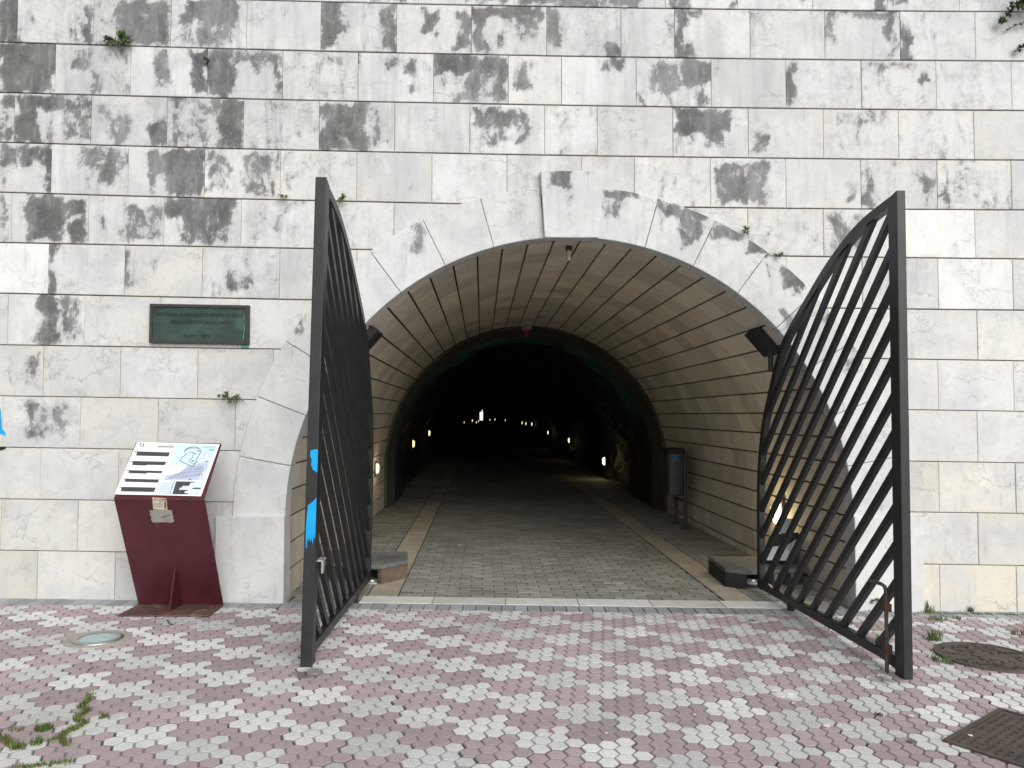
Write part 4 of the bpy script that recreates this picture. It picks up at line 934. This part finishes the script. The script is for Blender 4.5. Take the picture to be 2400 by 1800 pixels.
mb = MB(); mb.hexa([pt(w+.004, L2-w-.004, -.02), pt(L1-w-.004, L2-w-.004, -.02), pt(L1-w-.004, w+.004, -.02), pt(w+.004, w+.004, -.02), pt(w+.004, L2-w-.004, .007), pt(L1-w-.004, L2-w-.004, .007), pt(L1-w-.004, w+.004, .007), pt(w+.004, w+.004, .007)])
for i in range(22):
    for j in range(15):
        a0, b0_ = .05+i*(L1-.1)/22, .05+j*(L2-.1)/15
        if random.random() < .12: continue
        lx, ly = (.016, .005) if (i+j) % 2 else (.006, .014)
        mb.hexa([pt(a0, b0_+ly, .0075), pt(a0+lx, b0_+ly, .0075), pt(a0+lx, b0_, .0075), pt(a0, b0_, .0075), pt(a0, b0_+ly, .0115), pt(a0+lx, b0_+ly, .0115), pt(a0+lx, b0_, .0115), pt(a0, b0_, .0115)])
mb.build('cover_plate', 'cast_iron', ac)

# ------------------------------------------------------------------ plants
def leaf(mb, o, d, up, L, Wd, m=0):
    o, d, up = map(lambda q: np.array(q, float), (o, d, up)); d /= np.linalg.norm(d); s = np.cross(d, up); s /= (np.linalg.norm(s)+1e-9); n = np.cross(s, d)
    a = mb.V(o); b = mb.V(o+d*L*.45+s*Wd+n*Wd*.35); c = mb.V(o+d*L-n*L*.12); e = mb.V(o+d*L*.45-s*Wd+n*Wd*.35); k = mb.V(o+d*L*.5)
    mb.F((a, k, b), m); mb.F((b, k, c), m); mb.F((c, k, e), m); mb.F((e, k, a), m)
def wall_plant(px, py, r, n, mats, label, spread=(1, 1), L=.045, seed=1):
    p = onY(px, py, -.005); root = thing('wall_plant', p, label, 'plant', 'small plants rooted in the wall joints'); rd = random.Random(seed); mb = MB(); sb = MB()
    for i in range(max(3, n//9)):
        a = rd.uniform(0, 6.283); e = p+np.array([math.cos(a)*r*spread[0]*rd.uniform(.5, 1), -rd.uniform(.02, .08), math.sin(a)*r*spread[1]*rd.uniform(.4, 1)])
        mid = (p+e)/2+np.array([0, -.03, .01]); sb.tube([p+np.array([0, .01, 0]), mid, e], [.003, .0022, .0012], 5)
        for k in range(9):
            t = rd.uniform(.3, 1); b = (1-t)**2*p+2*t*(1-t)*mid+t*t*e
            leaf(mb, b, (rd.uniform(-1, 1)+math.cos(a)*.7, -rd.uniform(.1, .8), rd.uniform(-.7, 1)+math.sin(a)*.5), (0, -1, .6), L*rd.uniform(.6, 1.2), L*.22*rd.uniform(.7, 1.3), rd.randrange(len(mats)))
    mb.build('leaves', mats, root); sb.build('stems', 'twig', root)
wall_plant(284, 102, .14, 160, ['leaf_dark', 'leaf_mid'], 'largest leafy plant, on the second joint at the upper left of the wall', (1.0, .5), .045, 3)
wall_plant(486, 149, .04, 45, ['leaf_dark'], 'small dark plant on a stained block right of the largest wall plant', (1, 1), .03, 4)
wall_plant(671, 464, .035, 30, ['leaf_mid', 'leaf_grey'], 'tiny plant in a joint just left of the top of the left gate leaf', (1.4, .5), .03, 5)
wall_plant(803, 468, .035, 40, ['leaf_mid', 'grass_green'], 'small plant in a joint just right of the top of the left gate leaf', (1, .9), .035, 6)
wall_plant(540, 936, .12, 80, ['leaf_grey', 'leaf_dark', 'leaf_mid'], 'spreading feathery plant in a joint above the information stand', (1.25, .5), .032, 7)
wall_plant(1744, 546, .035, 36, ['leaf_mid', 'grass_green'], 'small bright plant at the outer edge of the arch on the right', (.7, 1), .035, 8)
wall_plant(1821, 601, .03, 24, ['leaf_mid', 'leaf_dark'], 'tiny sprig at the outer edge of the arch, below the bright plant', (1.2, .7), .03, 9)
wall_plant(2042, 1405, .03, 16, ['leaf_grey', 'leaf_mid'], 'sprig behind the bars of the right-hand gate at the plinth foot', (1, .7), .03, 10)
# ivy hanging in at the top right
iv = thing('ivy', onY(2420, -10, -.1), 'dark ivy strands hanging in at the top right corner of the wall', 'ivy'); mb = MB(); sb = MB(); rd = random.Random(21)
def strand(pts, n, L, mats=(0, 0, 1)):
    p = [onY(x, y, -dy) for x, y, dy in pts]; sb.tube(p, [.006]+[.003]*(len(p)-2)+[.0015], 5)
    for i in range(n):
        t = rd.random()*(len(p)-1); k = int(t); b = p[k]+(p[min(k+1, len(p)-1)]-p[k])*(t-k)
        leaf(mb, b, (rd.uniform(-1, .6), -rd.uniform(.1, .8), rd.uniform(-1, .8)), (0, -1, .4), L*rd.uniform(.6, 1.2), L*.38*rd.uniform(.7, 1.2), rd.choice(mats))
strand([(2460, -40, .15), (2400, 0, .12), (2368, 22, .08), (2355, 45, .07), (2342, 52, .05)], 46, .05); strand([(2470, 20, .12), (2410, 12, .10), (2385, 16, .09), (2370, 12, .06)], 60, .055)
strand([(2440, 30, .1), (2400, 52, .05), (2376, 62, .03), (2357, 72, .02)], 16, .032, (2, 0)); strand([(2470, 70, .12), (2420, 96, .07), (2395, 110, .04), (2381, 119, .03)], 24, .04); strand([(2440, -30, .2), (2410, -10, .14), (2395, 5, .1)], 70, .06)
for k in range(120):
    b = onY(rd.uniform(2385, 2520), rd.uniform(-60, 26), -rd.uniform(.02, .25)); leaf(mb, b, (rd.uniform(-1, 1), -rd.uniform(.1, .8), rd.uniform(-1, .8)), (0, -1, .4), .055*rd.uniform(.6, 1.2), .02, rd.choice((0, 0, 1)))
mb.build('leaves', ['leaf_dark', 'leaf_mid', 'leaf_grey'], iv); sb.build('stems', 'twig', iv)
# weeds in the paving
def blade(mb, p, h, rd, m): 
    a = rd.uniform(0, 6.283); l = rd.uniform(.2, .9)*h; w_ = .0028; d_ = np.array([math.cos(a), math.sin(a), 0]); s_ = np.array([-d_[1], d_[0], 0])*w_
    q = [p-s_, p+s_, p+d_*l*.4+s_*.8+np.array([0, 0, h*.65]), p+d_*l*.4-s_*.8+np.array([0, 0, h*.65])]; i = [mb.V(x) for x in q]; t_ = mb.V(p+d_*l+np.array([0, 0, h])); mb.F(i, m); mb.F((i[3], i[2], t_), m)
def tuft(px, py, r, n, h, label, mats=('grass_green', 'leaf_mid'), seed=0, oval=1.0):
    p = onG(px, py); root = thing('weed_tuft', p, label, 'weed', 'weeds growing from the paving joints'); rd = random.Random(seed*7+1); mb = MB()
    for k in range(n): a, q = rd.uniform(0, 6.283), r*math.sqrt(rd.random()); x, y = p[0]+q*math.cos(a)*oval, p[1]+q*math.sin(a); blade(mb, np.array([x, y, gz(x)-.004]), h*rd.uniform(.4, 1.1), rd, rd.randrange(len(mats)))
    mb.build('blades', list(mats), root)
tuft(2189, 1500, .05, 80, .10, 'tallest tuft, on the left rim of the round manhole cover', seed=1); tuft(2207, 1548, .05, 60, .05, 'low green tuft under the left rim of the manhole cover', seed=2, oval=1.4); tuft(2226, 1556, .03, 40, .04, 'lowest tuft at the front of the manhole cover', seed=3)
tuft(2196, 1453, .04, 50, .05, 'tuft on the grey edging right of the right-hand gate post', seed=4, oval=2); tuft(2244, 1451, .025, 36, .035, 'small tuft on the edging, right of the longer tuft', seed=5, oval=1.6); tuft(2173, 1434, .04, 40, .06, 'tuft at the wall foot beside the right plinth', ('grass_dry', 'grass_green'), seed=6, oval=1.5)
tuft(2277, 1434, .02, 30, .06, 'upright tuft at the wall foot right of the plinth', seed=7); tuft(2385, 1488, .04, 46, .06, 'dry brown weed at the right edge above the manhole cover', ('grass_dry', 'leaf_grey'), seed=8, oval=1.3)
tuft(1977, 1462, .06, 40, .06, 'weed seen through the lower bars of the right-hand gate', ('grass_dry', 'grass_green'), seed=9); tuft(2070, 1505, .06, 60, .07, 'green weed behind the drop bolt of the right-hand gate', ('grass_green', 'leaf_grey'), seed=10); tuft(1763, 1456, .02, 30, .03, 'tiny tuft in front of the threshold by the right-hand gate', seed=11, oval=1.6)
tuft(243, 1682, .022, 46, .035, 'single tuft in a white block right of the grassy joint', seed=12); tuft(102, 1709, .04, 160, .03, 'round mossy clump left of the grassy joint', seed=13); tuft(88, 1744, .03, 40, .045, 'grass clump among white blocks near the left edge', seed=14)
tuft(2060, 1675, .025, 30, .02, 'low dark weed between blocks below the right-hand gate post', ('leaf_dark', 'grass_dry'), seed=15); tuft(1872, 1533, .03, 30, .012, 'dry scrap of moss in front of the right-hand gate rail', ('grass_dry',), seed=16)
# grass running along the joints of the lower left paving
mb = MB(); rd = random.Random(77)
for line, dens, h in (([(214, 1628), (206, 1645), (188, 1657), (205, 1668), (175, 1686), (200, 1696), (182, 1706), (160, 1716), (140, 1730), (150, 1740), (156, 1748)], 150, .032), ([(215, 1565), (212, 1570)], 60, .02), ([(20, 1706), (42, 1714)], 50, .03), ([(0, 1730), (20, 1742), (34, 1754), (55, 1752)], 170, .035), ([(25, 1800), (70, 1797), (120, 1790), (150, 1785), (168, 1786)], 60, .022), ([(330, 1515), (345, 1522)], 30, .02), ([(0, 1395), (60, 1400), (120, 1402)], 50, .02), ([(215, 1435), (300, 1470), (340, 1468)], 18, .012), ([(440, 1440), (470, 1450), (530, 1452)], 14, .012), ([(2290, 1590), (2330, 1600)], 30, .02), ([(2000, 1430), (2150, 1442)], 30, .03), ([(2150, 1437), (2400, 1441)], 70, .02), ([(140, 1722), (120, 1735), (128, 1742)], 60, .02)):
    for a, b in zip(line, line[1:]):
        n_ = int(.6*dens*max(.4, math.hypot(b[0]-a[0], b[1]-a[1])/22))
        for k in range(n_):
            t = rd.random(); p = onG(a[0]+(b[0]-a[0])*t, a[1]+(b[1]-a[1])*t); p = p+np.array([rd.gauss(0, .009), rd.gauss(0, .011), -.004]); blade(mb, p, h*rd.uniform(.25, 1.0), rd, rd.choice((0, 0, 0, 1)) if h > .013 else 1)
jg = mb.build('joint_grass', ['grass_green', 'grass_dry']); tag(jg, 'short grass and moss along the paving joints', 'grass', None, 'stuff')
# broad weed leaf by the plinth
wd = thing('broad_weed', onG(2172, 1432), 'broad-leaved weed at the foot of the wall beside the right plinth', 'weed'); p = onG(2171, 1433); mb = MB()
for dx, dz, L in ((.05, 1, .10), (-.7, .5, .08), (-.9, .2, .06), (.8, .25, .05)): leaf(mb, p, (dx, -.15, dz), (0, -1, .2), L, L*.17, 0)
mb.build('leaves', 'leaf_mid', wd)
# scraps lying about
def scrap(px, py, r, mat, label, name='litter_scrap', cat='litter'):
    p = onG(px, py, .006); rd = random.Random(int(px)); mb = MB(); n = 7
    mb.prism([(p[0]+r*math.cos(2*math.pi*k/n)*rd.uniform(.6, 1.2), p[1]+r*math.sin(2*math.pi*k/n)*rd.uniform(.6, 1.2), gz(p[0])+.005+rd.uniform(0, .004)) for k in range(n)], (0, 0, .0015)); o = mb.build(name, mat); tag(o, label, cat, 'scraps lying on the paving')
scrap(955, 1258, .018, 'yellow_leaf', 'yellow scrap on the tunnel floor right of the left-hand gate'); scrap(1326, 1265, .016, 'paper', 'white scrap in the middle of the tunnel floor'); scrap(1077, 1277, .014, 'paper', 'pale scrap on the tunnel floor left of the middle')
scrap(1292, 1714, .014, 'sign_pink', 'pink scrap on a white block at the bottom middle'); scrap(1541, 1648, .026, 'paper', 'torn white paper stuck on white blocks, right of middle'); scrap(1628, 1676, .011, 'paper', 'white bit on pink blocks below the torn paper'); scrap(1421, 1718, .011, 'paper', 'small white bit on pink blocks at the bottom middle')
scrap(1938, 1702, .02, 'paper', 'white bit near the lower right blocks under the gate'); scrap(1860, 1648, .012, 'paper', 'pale bit beside a dirty white block left of the gate post'); scrap(2136, 1737, .022, 'leaf_grey', 'pale green fallen leaf left of the square access cover', 'fallen_leaf', 'leaf'); scrap(2135, 1678, .018, 'paper', 'white bit on pink blocks below the right-hand gate post')
scrap(2274, 1724, .014, 'paper', 'white bit lying on the square access cover'); mb = MB(); mb.tube([onG(392, 1453, .006), onG(398, 1462, .008), onG(405, 1464, .006)], .005, 6); tag(mb.build('twig', 'twig'), 'short brown twig on the paving in front of the information stand', 'twig')
